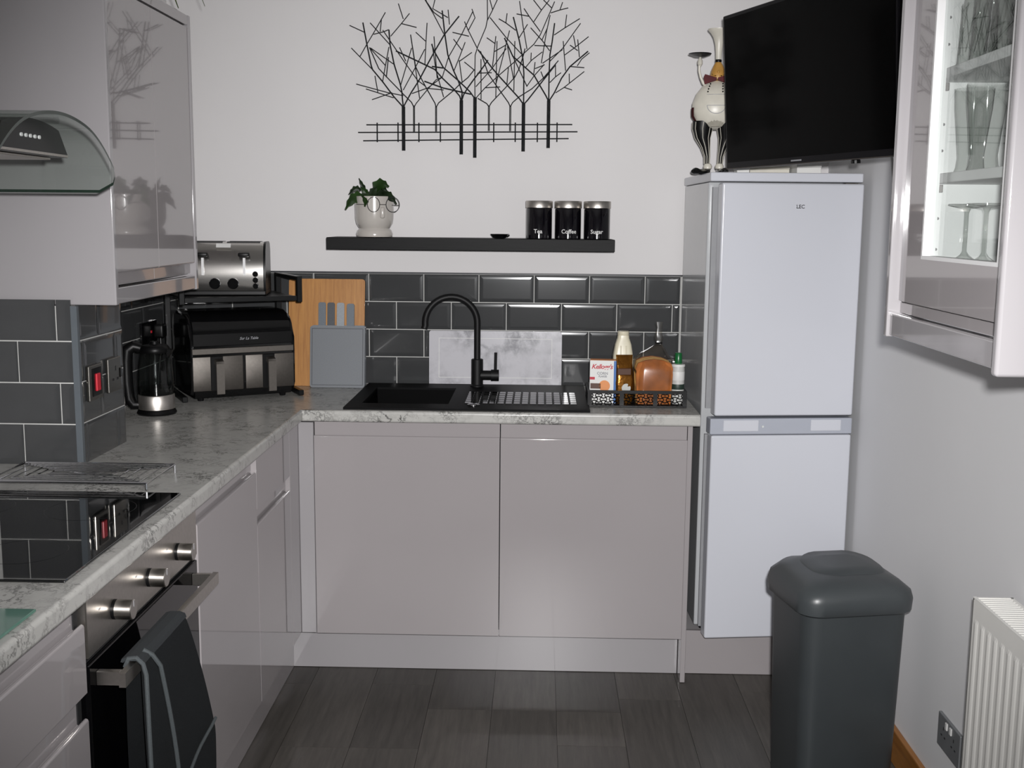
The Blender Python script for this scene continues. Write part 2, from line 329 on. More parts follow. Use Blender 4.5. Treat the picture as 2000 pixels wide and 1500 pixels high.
ART_BRANCHES=[[[(-0.271,1.903),(-0.280,1.913),(-0.305,1.940),(-0.344,1.991),(-0.380,2.033),(-0.385,2.047),(-0.399,2.117),(-0.413,2.194)],[(-0.271,1.903),(-0.274,1.928),(-0.276,1.956),(-0.282,1.984),(-0.303,2.051),(-0.317,2.118),(-0.321,2.170)],[(-0.271,1.903),(-0.264,1.917),(-0.242,1.956),(-0.216,1.995),(-0.187,2.048),(-0.161,2.094),(-0.125,2.154),(-0.073,2.217)],[(-0.380,2.033),(-0.425,2.077),(-0.455,2.107)],[(-0.425,2.077),(-0.399,2.121),(-0.375,2.159),(-0.333,2.229)],[(-0.375,2.154),(-0.342,2.162),(-0.321,2.170)],[(-0.352,2.163),(-0.347,2.208)],[(-0.408,2.161),(-0.460,2.184)],[(-0.344,1.994),(-0.334,2.047),(-0.321,2.111)],[(-0.334,2.047),(-0.390,2.109)],[(-0.303,2.051),(-0.386,2.107)],[(-0.317,2.118),(-0.387,2.193)],[(-0.315,2.148),(-0.277,2.191),(-0.248,2.226)],[(-0.270,2.207),(-0.287,2.259)],[(-0.277,2.191),(-0.223,2.178)],[(-0.271,1.944),(-0.326,1.954),(-0.439,1.983)],[(-0.311,1.954),(-0.383,1.929)],[(-0.306,1.936),(-0.364,1.954),(-0.404,1.966)],[(-0.362,1.955),(-0.372,2.012)],[(-0.280,1.981),(-0.241,2.108)],[(-0.271,1.963),(-0.230,2.037),(-0.194,2.104)],[(-0.194,2.052),(-0.190,2.132),(-0.186,2.194)],[(-0.192,2.132),(-0.226,2.162)],[(-0.127,2.157),(-0.165,2.227),(-0.193,2.272),(-0.204,2.289)],[(-0.107,2.189),(-0.112,2.239)]],
[[(-0.233,1.903),(-0.242,1.921),(-0.267,1.945),(-0.329,2.007),(-0.358,2.037),(-0.390,2.109)],[(-0.331,2.007),(-0.323,2.076)],[(-0.233,1.903),(-0.225,1.917),(-0.183,1.967),(-0.154,1.999),(-0.132,2.008)],[(-0.213,1.935),(-0.227,2.037),(-0.239,2.118)]],
[[(-0.154,1.903),(-0.158,1.918),(-0.187,1.967),(-0.212,2.013),(-0.227,2.045),(-0.244,2.153)],[(-0.154,1.903),(-0.145,1.919),(-0.092,1.962),(-0.072,1.982),(-0.041,2.007),(-0.018,2.035)],[(-0.127,1.939),(-0.154,2.031),(-0.168,2.122)],[(-0.240,1.951),(-0.183,1.971),(-0.132,2.008),(-0.110,2.077),(-0.062,2.158),(-0.024,2.234)],[(-0.342,2.168),(-0.270,2.065),(-0.220,1.997),(-0.194,1.978)],[(-0.283,2.109),(-0.261,2.062)],[(-0.181,1.969),(-0.127,1.964)]],
[[(-0.064,1.922),(-0.070,1.943),(-0.092,1.968),(-0.132,2.005),(-0.158,2.034),(-0.212,2.059),(-0.296,2.097)],[(-0.064,1.922),(-0.061,1.957),(-0.074,1.993),(-0.092,2.031),(-0.112,2.084),(-0.123,2.157),(-0.132,2.235)],[(-0.064,1.922),(-0.056,1.947),(-0.041,1.972),(-0.018,2.003),(0.002,2.028),(0.030,2.067)],[(-0.150,2.004),(-0.161,2.147)],[(-0.132,2.208),(-0.161,2.228),(-0.186,2.263),(-0.193,2.278)],[(-0.112,2.211),(-0.165,2.241),(-0.157,2.272)],[(-0.090,2.031),(-0.071,2.077),(-0.051,2.128)],[(-0.062,2.100),(-0.092,2.138)],[(-0.070,2.063),(-0.027,2.093)],[(-0.072,2.066),(-0.061,1.989)]],
[[(-0.017,1.936),(-0.034,1.959),(-0.074,1.996),(-0.129,2.042),(-0.161,2.098),(-0.170,2.122)],[(-0.169,2.045),(-0.129,2.040)],[(-0.196,1.994),(-0.129,1.971),(-0.030,1.950)],[(-0.016,1.929),(-0.017,2.020),(-0.016,2.085),(-0.007,2.114),(0.021,2.179),(0.027,2.208),(0.026,2.272),(0.029,2.326)],[(-0.013,1.929),(-0.010,1.940),(0.020,1.973),(0.065,2.013),(0.125,2.064),(0.154,2.090),(0.191,2.123),(0.213,2.155),(0.249,2.238),(0.262,2.268)],[(0.027,2.204),(0.045,2.239),(0.061,2.273),(0.071,2.294)],[(0.045,2.239),(0.035,2.273)],[(-0.008,2.107),(-0.040,2.168),(-0.054,2.199)],[(-0.038,2.149),(-0.096,2.162)],[(-0.040,2.170),(-0.017,2.212),(-0.028,2.242)],[(-0.018,2.033),(-0.054,2.061)],[(0.036,2.213),(0.094,2.144),(0.154,2.083)],[(-0.008,2.023),(0.043,2.025)],[(0.020,1.973),(0.073,1.976)],[(-0.013,1.976),(0.043,2.038),(0.094,2.108)],[(0.190,2.200),(0.216,2.239),(0.243,2.273)],[(0.216,2.239),(0.188,2.273)],[(0.251,2.247),(0.223,2.273)],[(0.249,2.230),(0.281,2.240),(0.310,2.247)],[(0.281,2.240),(0.290,2.266)],[(0.213,2.166),(0.173,2.218),(0.155,2.244)],[(0.173,2.218),(0.129,2.226)],[(0.193,2.119),(0.253,2.117)],[(0.167,2.106),(0.153,2.180),(0.139,2.269)]],
[[(0.034,1.907),(0.026,1.918),(-0.006,1.936)],[(0.034,1.907),(0.043,1.922),(0.092,1.973),(0.125,2.010),(0.140,2.039),(0.154,2.083),(0.160,2.108)],[(0.006,1.932),(0.005,2.071)],[(0.058,1.940),(0.061,2.133)],[(0.058,1.984),(0.105,2.169)],[(0.122,1.962),(0.124,2.133)],[(0.097,1.984),(0.102,2.042)]],
[[(0.110,1.907),(0.103,1.922),(0.073,1.962),(0.031,2.020),(0.014,2.067),(0.003,2.098)],[(0.110,1.907),(0.118,1.922),(0.141,1.942),(0.186,1.970),(0.226,2.007),(0.267,2.054),(0.278,2.067)],[(0.046,2.046),(0.057,2.149)],[(0.053,2.125),(0.025,2.144)],[(0.053,2.097),(0.094,2.120)],[(0.098,2.115),(0.120,2.006)]],
[[(0.157,1.915),(0.141,1.937),(0.103,1.977),(0.065,2.017),(0.043,2.042),(-0.006,2.103)],[(0.157,1.915),(0.157,2.021),(0.153,2.072),(0.139,2.137),(0.118,2.214)],[(0.157,1.915),(0.171,1.930),(0.223,1.996),(0.267,2.051)],[(0.139,2.144),(0.168,2.190)],[(0.127,2.169),(0.092,2.194),(0.067,2.208)],[(0.092,2.194),(0.096,2.226)],[(0.169,1.977),(0.117,2.082)],[(0.167,1.977),(0.193,2.014),(0.229,2.054)],[(0.192,2.021),(0.196,2.061)],[(0.196,2.039),(0.229,2.052)],[(0.228,2.003),(0.217,2.029)]],
[[(0.246,1.927),(0.235,1.948),(0.212,1.985),(0.193,2.017),(0.162,2.043),(0.117,2.082),(0.087,2.144)],[(0.246,1.927),(0.246,2.021),(0.248,2.087),(0.255,2.130),(0.263,2.195)],[(0.246,1.927),(0.265,1.956),(0.290,2.007),(0.319,2.047),(0.382,2.100)],[(0.270,1.957),(0.300,1.976),(0.370,2.031)],[(0.300,1.976),(0.328,1.967)],[(0.318,1.989),(0.317,2.023)],[(0.319,2.048),(0.370,2.044)],[(0.345,2.050),(0.360,2.073),(0.387,2.095)],[(0.304,2.033),(0.294,2.134)],[(0.300,2.087),(0.333,2.111),(0.383,2.150)],[(0.346,2.102),(0.318,2.121)],[(0.352,2.080),(0.345,2.140)],[(0.338,2.116),(0.330,2.154)],[(0.248,2.065),(0.292,2.109),(0.328,2.159),(0.354,2.195)],[(0.222,2.058),(0.292,2.105)],[(0.262,2.155),(0.300,2.180),(0.351,2.211)],[(0.300,2.180),(0.305,2.224)],[(0.249,1.992),(0.269,2.012),(0.288,2.026)],[(0.269,2.012),(0.268,2.058)],[(0.247,2.101),(0.221,2.135),(0.179,2.179)],[(0.218,2.058),(0.235,2.166),(0.247,2.222)],[(0.219,2.137),(0.237,2.177)],[(0.162,2.043),(0.183,2.068),(0.221,2.097)],[(0.181,2.068),(0.182,2.094)]]]
ART_TRUNKS=[(-0.2710,1.752,1.906,3),(-0.2330,1.819,1.910,2),(-0.1540,1.820,1.907,2),(-0.0640,1.740,1.929,3),(-0.0160,1.729,1.940,3),(0.0340,1.823,1.912,2),(0.1100,1.823,1.912,2),(0.1570,1.752,1.918,3),(0.2460,1.765,1.931,3)]
ART_RAILS=[((-0.405,1.842),(0.331,1.848)),((-0.435,1.815),(0.350,1.823)),((-0.417,1.786),(0.319,1.799))]
ART_POSTS=[(-0.367,1.782,1.850),(-0.292,1.783,1.851),(-0.217,1.783,1.851),(-0.140,1.784,1.852),(0.051,1.785,1.853),(0.128,1.786,1.854),(0.207,1.786,1.854),(0.277,1.787,1.855)]

# ------------------------------------------------------------------ the room
XL, XR, YR, HC = -1.118, 1.250, -5.15, 2.42
floor = struct(obj('floor', bx(XL-.1, XR+.1, YR-.1, .1, -.06, -.004), 'floor_joint'))
col = 0; x = -1.11
PLANK = {}
JOINTS = {-2: [-.47, -1.067], 0: [-.80], 1: [-.795], 2: [-.80, -1.027], -1: [-.62, -1.065], 3: [-.70]}
while x < XR:
    k = round((x+.11)/.2); x0 = -.11+.2*k; x1 = min(x0+.2, XR)
    ys = [.0]; y = JOINTS.get(k, [-(.35+.37*((k*3) % 4)/4)])
    for q in y: ys.append(q)
    yy = ys[-1]
    while yy > YR:
        yy -= (.92 if (k % 2) else 1.22); ys.append(max(yy, YR))
    for a, b in zip(ys[1:], ys):
        if b-a < .02: continue
        key = (round(x1-x0, 3), round(b-a, 3))
        if key not in PLANK:
            bm = bx(-(x1-x0)/2+.0006, (x1-x0)/2-.0006, -(b-a)/2+.0006, (b-a)/2-.0006, -.004, 0)
            me = bpy.data.meshes.new('plank'); bmesh.ops.recalc_face_normals(bm, faces=bm.faces[:]); bm.to_mesh(me); bm.free(); me.materials.append(MAT['floor_plank']); PLANK[key] = me
        o = bpy.data.objects.new('plank', PLANK[key]); o.location = ((x0+x1)/2, (a+b)/2, 0); finish(o, floor)
    x = x1+1e-4
wall_back = struct(obj('wall_back', bx(XL-.1, XR+.1, .006, .106, 0, HC), 'wall_paint'))
wall_left = struct(obj('wall_left', bx(XL-.1, XL, YR-.1, .006, 0, HC), 'wall_paint'))
wall_right = struct(obj('wall_right', bx(XR, XR+.1, YR-.1, .006, 0, HC), 'wall_paint_lightened'))
ceiling = struct(obj('ceiling', bx(XL-.1, XR+.1, YR-.1, .106, HC, HC+.08), 'ceiling_paint'))
b = B()
cells(b, [XL, -.30, 1.20, XR], [0, .95, 2.05, HC], YR-.1, YR, skip=lambda x, z: -.30 < x < 1.20 and .95 < z < 2.05, f=lambda x, z, y: (x, y, z))
wall_rear = struct(obj('wall_rear', b, 'wall_paint'))
b = B()
cells(b, [-.30, -.25, .43, .47, 1.15, 1.20], [.95, 1.0, 2.0, 2.05], YR-.08, YR-.02, skip=lambda x, z: (1.0 < z < 2.0) and (-.25 < x < .43 or .47 < x < 1.15), f=lambda x, z, y: (x, y, z))
win = struct(obj('window_1', b, 'window_frame_white'))
for a0, a1 in ((-.25, .43), (.47, 1.15)):
    obj('pane', bx(a0, a1, YR-.053, YR-.047, 1.0, 2.0), 'cabinet_glass', win)
# boxed-in pillar beside the hob
pillar = struct(obj('wall_pillar', bx(XL, -.901, -1.422, -1.132, .907, 1.295), 'wall_paint'))
bb = struct(obj('baseboard_right', bx(XR-.016, XR, -3.6, -.50, 0, .10, .004), 'baseboard_oak'))

# ------------------------------------------------------------------ wall tiles
TILE = {}
def tile_mesh(w, h):
    key = (round(w, 3), round(h, 3))
    if key not in TILE:
        w, h = key; bm = B(); bv = min(.011, w*.3)
        o = [bm.verts.new(p) for p in ((-w/2, 0, -h/2), (w/2, 0, -h/2), (w/2, 0, h/2), (-w/2, 0, h/2))]
        a = [bm.verts.new((v.co.x, -.0042, v.co.z)) for v in o]
        rings = [o, a]
        for d, dep in ((.003, .0049), (.006, .0053), (.010, .00565), (.014, .00585)):
            e = min(d, w*.4)
            rings.append([bm.verts.new((v.co.x-math.copysign(e, v.co.x), -dep, v.co.z-math.copysign(d, v.co.z))) for v in o])
        for p, q in zip(rings, rings[1:]):
            for i in range(4): bm.faces.new((p[i], p[(i+1) % 4], q[(i+1) % 4], q[i]))
        bm.faces.new(rings[-1]); bm.faces.new(o[::-1]); bmesh.ops.recalc_face_normals(bm, faces=bm.faces[:])
        me = bpy.data.meshes.new('tile'); bm.to_mesh(me); bm.free(); me.materials.append(MAT['tile_glaze']); TILE[key] = me
    return TILE[key]
def tile_rows(parent, t0, t1, offs, place, rz):
    for k in range(4):
        z0, z1 = .9035+.102*k, .9035+.102*(k+1)
        j = offs[k]-.202*math.ceil((offs[k]-t0)/.202)
        while j < t1:
            a, c = max(j, t0), min(j+.202, t1)
            if c-a > .012:
                o = bpy.data.objects.new('tile', tile_mesh(c-a-.0026, .102-.0026))
                o.location = place((a+c)/2, (z0+z1)/2); o.rotation_euler.z = rz; finish(o, parent)
            j += .202
obj('grout', bx(XL, .742, .001, .006, .905, 1.3105), 'grout', wall_back)
tile_rows(wall_back, -1.110, .735, [.101, 0, .101, 0], lambda t, z: (t, .003, z), 0)
obj('grout', bx(XL, -1.113, -1.132, .001, .905, 1.3105), 'grout', wall_left)
tile_rows(wall_left, -1.130, -.004, [-.372, -.273, -.372, -.273], lambda t, z: (-1.1145, t, z), R(90))
obj('grout', bx(-.901, -.8965, -1.4265, -1.132, .907, 1.295), 'grout', pillar)
obj('grout', bx(XL, -.901, -1.4265, -1.422, .907, 1.295), 'grout', pillar)
tile_rows(pillar, -1.420, -1.134, [-1.395, -1.293, -1.395, -1.297], lambda t, z: (-.8985, t, z), R(90))
tile_rows(pillar, -1.110, -.905, [-1.036, -.940, -1.040, -.943], lambda t, z: (t, -1.4245, z), 0)
struct(obj('trim_1', bx(-1.11, .742, -.006, .006, 1.3115, 1.3175, .002), 'tile_trim_dark'))
b = B(); prism(b, [(-.905, -1.433), (-.8925, -1.433), (-.8905, -1.431), (-.8905, -1.4185), (-.8965, -1.4185), (-.8965, -1.4265), (-.905, -1.4265)], .907, 1.295, lambda t, n, z: (n, z, t))
struct(obj('trim_2', b, 'tile_trim'))
struct(obj('trim_3', bx(.7355, .7415, -.008, .006, .906, 1.3115, .002), 'grout'))

# ------------------------------------------------------------------ worktop and sink
WT = .905
b = B()
cells(b, [-1.107, -.528, -.37, -.06, .735], [-3.05, -.60, -.50, -.13, -.006], .867, WT,
      skip=lambda x, y: (x > -.528 and y < -.60) or (-.37 < x < -.06 and -.50 < y < -.13))
bmesh.ops.recalc_face_normals(b, faces=b.faces[:])
es = [e for e in b.edges if all(abs(v.co.x+.528) < 1e-5 and v.co.y < -.599 for v in e.verts) and abs(e.verts[0].co.z-e.verts[1].co.z) < 1e-5]
es += [e for e in b.edges if all(abs(v.co.y+.60) < 1e-5 and v.co.x > -.529 for v in e.verts) and abs(e.verts[0].co.z-e.verts[1].co.z) < 1e-5 and e not in es]
bmesh.ops.bevel(b, geom=es, offset=.009, segments=3, affect='EDGES', profile=.5)
o = obj('worktop', b, 'worktop_marble', smooth=True, angle=40, wn=True)
tag(o, 'pale grey marble-effect L-shaped worktop running round the corner', 'worktop')

t = thing('kitchen_sink', 'black composite inset sink with left bowl and ribbed drainer', 'sink', (0, -.3, WT))
b = B()
cells(b, [-.402, -.355, -.072, .388], [-.578, -.488, -.142, -.034], WT+.0002, WT+.007, skip=lambda x, y: -.355 < x < -.072 and -.488 < y < -.142)
obj('rim', b, 'sink_composite', t)
b = B()
V = [[b.verts.new((x, y, z)) for x, y in ((-.356+d, -.489+d), (-.071-d, -.489+d), (-.071-d, -.141-d), (-.356+d, -.141-d))] for d, z in ((0, WT+.0065), (.006, .76), (.03, .735))]
for p, q in zip(V, V[1:]):
    for i in range(4): b.faces.new((p[i], p[(i+1) % 4], q[(i+1) % 4], q[i]))
b.faces.new(V[-1])
bmesh.ops.solidify(b, geom=b.faces[:], thickness=.004)
obj('bowl', b, 'sink_composite', t)
b = B(); lathe(b, [(.001, .004), (.03, .004), (.038, .0), (.038, -.002)], -.2, -.3, .742, seg=20)
obj('waste', b, 'chrome', t, smooth=True)
for i in range(14):
    b = B(); xx = -.020+i*.0268
    for j in range(6):
        y0 = -.478+j*.043
        box(b, xx, xx+.021, y0, y0+.037, WT+.006, WT+.0092, .0012, 1)
    obj('drainer_rib', b, 'black_gloss', t)
b = B(); lathe(b, [(.02, 0), (.02, .004), (.015, .007), (.001, .008)], .012, -.512, WT+.007, seg=20); obj('waste_control', b, 'chrome', t, smooth=True)

t = thing('mixer_tap', 'matt black swan-neck mixer tap standing behind the sink', 'tap', (0, -.088, WT+.007))
b = B(); lathe(b, [(.025, 0), (.025, .004), (.0215, .008), (.0215, .098), (.019, .1)], 0, -.088, WT+.0072, seg=28); obj('body', b, 'black_matte', t, smooth=True)
pts = [(0, -.088, 1.0), (0, -.088, 1.06), (0, -.088, 1.14)]+[(-.093+.093*math.cos(R(a)), -.088-.02*(1-math.cos(R(a)))/2, 1.143+.093*math.sin(R(a))) for a in range(6, 187, 9)]+[(-.189, -.11, 1.122)]
b = B(); tube(b, pts, .0118, 14); obj('spout', b, 'black_matte', t, smooth=True)
b = B(); tube(b, [(.010, -.088, .953), (.05, -.088, .953), (.0505, -.088, .953), (.0785, -.088, .953)], [.0175, .0175, .021, .021], 20); obj('valve', b, 'black_matte', t, smooth=True)
b = B(); tube(b, [(.066, -.088, .965), (.0665, -.088, 1.0), (.067, -.088, 1.036)], .0055, 10); obj('lever', b, 'black_matte', t, smooth=True)

# ------------------------------------------------------------------ base cabinets
JT = lambda z0, z1: [(0, z0), (0, z1-.047), (.0015, z1-.0435), (.005, z1-.042), (.0085, z1-.0435), (.0115, z1-.049), (.0145, z1-.046), (.0145, z1), (.02, z1), (.02, z0)]
JB = lambda z0, z1: [(0, z1), (0, z0+.034), (.0015, z0+.0305), (.005, z0+.029), (.0085, z0+.0305), (.0115, z0+.036), (.0145, z0+.033), (.0145, z0), (.02, z0), (.02, z1)]
fB = lambda t, n, z: (t, -.58+n, z)
fL = lambda t, n, z: (-.548-n, t, z)
def front(name, parent, f, t0, t1, pts, m='gloss_grey', label=None):
    b = B(); prism(b, pts, t0, t1, f); return obj(name, b, m, parent, smooth=True, angle=50, label=label, wn=True)
t = thing('base_cabinet', 'two-door glossy grey base cabinet under the sink', 'cabinet', (.1, -.3, .15))
b = B(); box(b, -.492, -.474, -.557, -.03, .152, .864); box(b, .680, .698, -.557, -.03, .152, .864); box(b, -.474, .680, -.557, -.03, .152, .17); box(b, -.474, .68, -.048, -.03, .17, .70)
obj('carcass', b, 'carcass_grey', t)
front('door', t, fB, -.4970, .1005, JT(.157, .862)); front('door', t, fB, .1035, .6990, JT(.157, .862))
t = thing('end_panel', 'narrow grey end panel between the sink cabinet and the fridge', 'panel', (.71, -.3, 0))
obj('panel', bx(.7015, .7175, -.565, -.01, .0015, .866, .0012, 1), 'gloss_grey', t)
t = thing('corner_post', 'pale glossy corner post where the two cabinet runs meet', 'panel', (-.54, -.6, .15))
obj('facing', bx(-.5478, -.499, -.580, -.560, .157, .862, .0015, 1), 'gloss_grey_panel', t)
obj('return', bx(-.566, -.5482, -.706, -.5605, .157, .862, .0015, 1), 'gloss_grey', t)
t = thing('base_cabinet', 'full-height single-door grey base cabinet right of the oven', 'cabinet', (-.8, -1.38, .15))
b = B(); box(b, -1.09, -.5705, -1.642, -1.626, .152, .864); box(b, -1.09, -.5705, -1.132, -1.116, .152, .864); box(b, -1.09, -.5705, -1.626, -1.132, .152, .17); obj('carcass', b, 'carcass_grey', t)
front('door', t, fL, -1.643, -1.115, JT(.157, .862))
t = thing('base_cabinet', 'drawer-over-door grey base cabinet beside the corner post', 'cabinet', (-.8, -.91, .15))
b = B(); box(b, -1.09, -.5705, -1.112, -1.096, .152, .864); box(b, -1.09, -.5705, -.726, -.71, .152, .864); box(b, -1.09, -.5705, -1.096, -.726, .152, .17); obj('carcass', b, 'carcass_grey', t)
front('drawer_front', t, fL, -1.112, -.709, [(0, .715), (0, .860), (.0015, .862), (.02, .862), (.02, .715)])
front('door', t, fL, -1.112, -.709, JT(.157, .712))
t = thing('drawer_cabinet', 'grey drawer cabinet left of the oven in the foreground', 'cabinet', (-.8, -2.66, .15))
b = B(); box(b, -1.09, -.5705, -2.292, -2.276, .152, .864); box(b, -1.09, -.5705, -3.04, -3.024, .152, .864); box(b, -1.09, -.5705, -3.024, -2.292, .152, .17)
box(b, -.5705, -.560, -2.292, -2.276, .152, .864); obj('carcass', b, 'shadow_gap', t)
front('drawer_front', t, fL, -3.04, -2.277, JT(.697, .862)); front('drawer_front', t, fL, -3.04, -2.277, JT(.43, .692)); front('drawer_front', t, fL, -3.04, -2.277, JT(.157, .425))
o = obj('plinth', bx(-.612, .7, -.488, -.472, .001, .150, .001, 1), 'gloss_grey_panel'); tag(o, 'glossy grey plinth board under the sink cabinet', 'plinth')
o = obj('plinth', bx(-.6125, -.5965, -3.04, -.489, .001, .150, .001, 1), 'gloss_grey'); tag(o, 'long grey plinth board under the oven run', 'plinth')
t = thing('plinth', 'short grey plinth board in front of the fridge base', 'plinth', (.98, -.47, 0))
obj('board', bx(.7185, 1.246, -.486, -.470, .001, .152, .001, 1), 'gloss_grey', t); obj('platform', bx(.722, 1.246, -.468, -.03, .001, .150), 'carcass_grey', t)

# ------------------------------------------------------------------ oven
t = thing('built_in_oven', 'stainless steel built-in oven with black glass door', 'oven', (-.8, -1.96, .15))
obj('cavity', bx(-1.09, -.572, -2.262, -1.658, .16, .862), 'black_matte', t)
pan = obj('control_panel', bx(-.572, -.5475, -2.268, -1.652, .752, .862, .002, 1), 'stainless', t)
obj('vent_gap', bx(-.572, -.556, -2.266, -1.654, .742, .752), 'shadow_gap', t)
dr = obj('door', bx(-.572, -.5475, -2.266, -1.654, .166, .741, .0025, 2), 'black_glass', t)
hz = .706
b = B()
prof = [(-.505, hz-.013), (-.493, hz-.013), (-.493, hz+.013), (-.505, hz+.013)]
prism(b, prof, -2.245, -1.675, lambda tt, n, z: (n, tt, z))
h = obj('handle', b, 'stainless', dr)
for yy in (-2.238, -1.695):
    obj('handle_mount', bx(-.5475, -.5055, yy, yy+.013, hz-.013, hz+.013, .001, 1), 'stainless', dr)
for yy in (-1.789, -1.963, -2.146):
    b = B(); tube(b, [(-.5475, yy, .800), (-.541, yy, .800)], .0185, 24); k = obj('knob', b, 'black_plastic', t, smooth=True)
    b = B(); tube(b, [(-.541, yy, .800), (-.512, yy, .800), (-.5105, yy, .800)], [.0185, .0185, .017], 28); obj('cap', b, 'stainless', k, smooth=True)
    b = B(); box(b, -.512, -.5098, yy-.001, yy+.001, .806, .817); obj('mark', b, 'print_grey', k)
for yy in (-1.85, -2.03, -2.21):
    obj('dial_mark', bx(-.5478, -.5472, yy-.004, yy+.004, .822, .825), 'print_grey', pan)
t = thing('induction_hob', 'black glass hob set in the worktop over the oven', 'hob', (-.83, -2.01, WT))
obj('glass', bx(-1.075, -.560, -2.316, -1.712, WT+.0005, WT+.0055, .0015, 2), 'hob_glass', t)
for cx, cy, r in ((-.70, -1.86, .09), (-.70, -2.16, .075), (-.94, -1.86, .075), (-.94, -2.16, .09)):
    b = B(); tube(b, [(cx+r*math.cos(R(a)), cy+r*math.sin(R(a)), WT+.0052) for a in range(0, 360, 12)], .0006, 4, closed=True); obj('zone_ring', b, 'black_satin', t)

# ------------------------------------------------------------------ wall cabinet left
t = thing('wall_cabinet', 'glossy grey two-door wall cabinet above the kettle corner', 'cabinet', (-.95, -1.1, 1.297))
obj('end_panel', bx(-1.116, -.7965, -1.420, -1.400, 1.297, 2.083, .0035, 3), 'gloss_grey_panel', t, smooth=True, angle=50, wn=True, label='pale side panel facing the room')
obj('end_panel', bx(-1.116, -.7965, -.786, -.768, 1.297, 2.083, .0025, 2), 'gloss_grey_panel', t)
b = B(); box(b, -1.10, -.822, -1.399, -.787, 1.342, 1.360); box(b, -1.10, -.822, -1.399, -.787, 2.035, 2.052); box(b, -1.10, -1.092, -1.399, -.787, 1.36, 2.035); obj('carcass', b, 'carcass_grey', t)
fW = lambda tt, n, z: (-.800-n, tt, z)
front('door', t, fW, -1.3985, -1.0990, JB(1.345, 2.048)); front('door', t, fW, -1.0955, -.7875, JB(1.345, 2.048))
obj('pelmet', bx(-.820, -.800, -1.3995, -.7865, 1.299, 1.338, .002, 1), 'gloss_grey_panel', t)
obj('cornice', bx(-.84, -.7985, -1.3995, -.7865, 2.0545, 2.083, .002, 1), 'gloss_grey', t)
obj('top_board', bx(-1.10, -.84, -1.3995, -.7865, 2.0545, 2.07), 'carcass_grey', t)

# ------------------------------------------------------------------ cooker hood
t = thing('cooker_hood', 'curved glass cooker hood with black control box over hob', 'cooker hood', (-.88, -2.03, 1.6))
YC, ZT = -2.03, 1.697
az = lambda y, d=0: ZT-d-1.02*(y-YC)**2-1.6*max(0, abs(y-YC)-.12)**2*.9
ny = 40
def hood_edge_x(y):    # front edge with rounded corners
    q = .295-abs(y-YC)
    return -.652-(.05-math.sqrt(max(0, .05**2-(.05-q)**2)) if q < .05 else 0)
b = B(); top = []; bot = []
ysamp = [YC-.295+.59*i/ny for i in range(ny+1)]
for y in ysamp:
    xs = [-1.113, -.95, -.80, -.72, hood_edge_x(y)]
    top.append([b.verts.new((x, y, az(y))) for x in xs]); bot.append([b.verts.new((x, y, az(y, .006))) for x in xs])
edge = []
for i in range(ny):
    for k in range(4):
        b.faces.new((top[i][k], top[i][k+1], top[i+1][k+1], top[i+1][k])); b.faces.new((bot[i][k], bot[i+1][k], bot[i+1][k+1], bot[i][k+1]))
    edge.append(b.faces.new((top[i][4], bot[i][4], bot[i+1][4], top[i+1][4])))
for q in (0, ny):
    for k in range(4): edge.append(b.faces.new((top[q][k], top[q][k+1], bot[q][k+1], bot[q][k])))
for f in edge: f.material_index = 1
obj('glass_canopy', b, ['hood_glass', 'hood_glass_edge'], t, smooth=True, angle=50)
b = B()
pr = [(y, az(y, .012)) for y in [YC-.115+.23*i/20 for i in range(21)]]+[(YC+.150, 1.628), (YC+.150, 1.622), (YC-.150, 1.622), (YC-.150, 1.628)]
prism(b, pr, -1.113, -.705, lambda tt, n, z: (tt, n, z)); bd = obj('motor_box', b, 'black_satin', t)
obj('filter', bx(-1.05, -.73, YC-.13, YC+.13, 1.617, 1.6215, .001, 1), 'stainless', t)
obj('trim_strip', bx(-.706, -.703, YC-.148, YC+.148, 1.6225, 1.627), 'stainless', t)
for i in range(5):
    b = B(); tube(b, [(-.705, -2.03+.018*(i-2.0)-.01, 1.653), (-.702, -2.03+.018*(i-2.0)-.01, 1.653)], .0035, 10); obj('button', b, 'indicator_white', bd, smooth=True)
obj('chimney', bx(-1.113, -.88, YC-.13, YC+.13, ZT+.002, HC-.005, .002, 1), 'stainless', t)

# ------------------------------------------------------------------ fridge freezer
t = thing('fridge_freezer', 'tall white slim fridge freezer at the end of the worktop', 'fridge', (.752, -.49, .150), R(2.2))
W_, D_ = .470, .445
obj('body', bx(0, W_, 0, D_, .024, 1.484, .004, 2), 'fridge_side', t, local=True)
obj('top_lid', bx(-.004, W_+.004, -.052, D_, 1.485, 1.513, .004, 2), 'fridge_white', t, local=True)
for fx in (.04, W_-.04):
    for fy in (.04, D_-.04):
        b = B(); lathe(b, [(.016, 0.0005), (.016, .018), (.01, .024)], fx, fy, 0, seg=12); obj('foot', b, 'black_plastic', t, local=True)
hinge = Matrix.Translation((W_, -.012, 0)) @ Matrix.Rotation(R(4.2), 4, 'Z') @ Matrix.Translation((-W_, .012, 0))
def fdoor(name, z0, z1):
    b = B(); box(b, .020 if z0 > .5 else .012, W_+.001, -.066, -.013, z0, z1, .007, 3, mtx=hinge); d = obj(name, b, 'fridge_white', t, local=True, smooth=True, angle=50, wn=True)
    b = B(); box(b, .012, W_-.008, -.014, -.0005, z0+.012, z1-.012, mtx=None); obj('gasket', b, 'gasket', d, local=True)
    return d
up_d = fdoor('fridge_door', .750, 1.480); lo_d = fdoor('freezer_door', .013, .688)
b = B(); box(b, .008, W_+.002, -.064, -.013, .690, .742, .004, 2, mtx=hinge); st = obj('handle_strip', b, 'fridge_trim', t, local=True)
for x0, x1 in ((.05, .165), (.335, .435)):
    b = B(); box(b, x0, x1, -.0665, -.060, .700, .737, .003, 2, mtx=hinge); obj('grip', b, 'fridge_white', st, local=True)
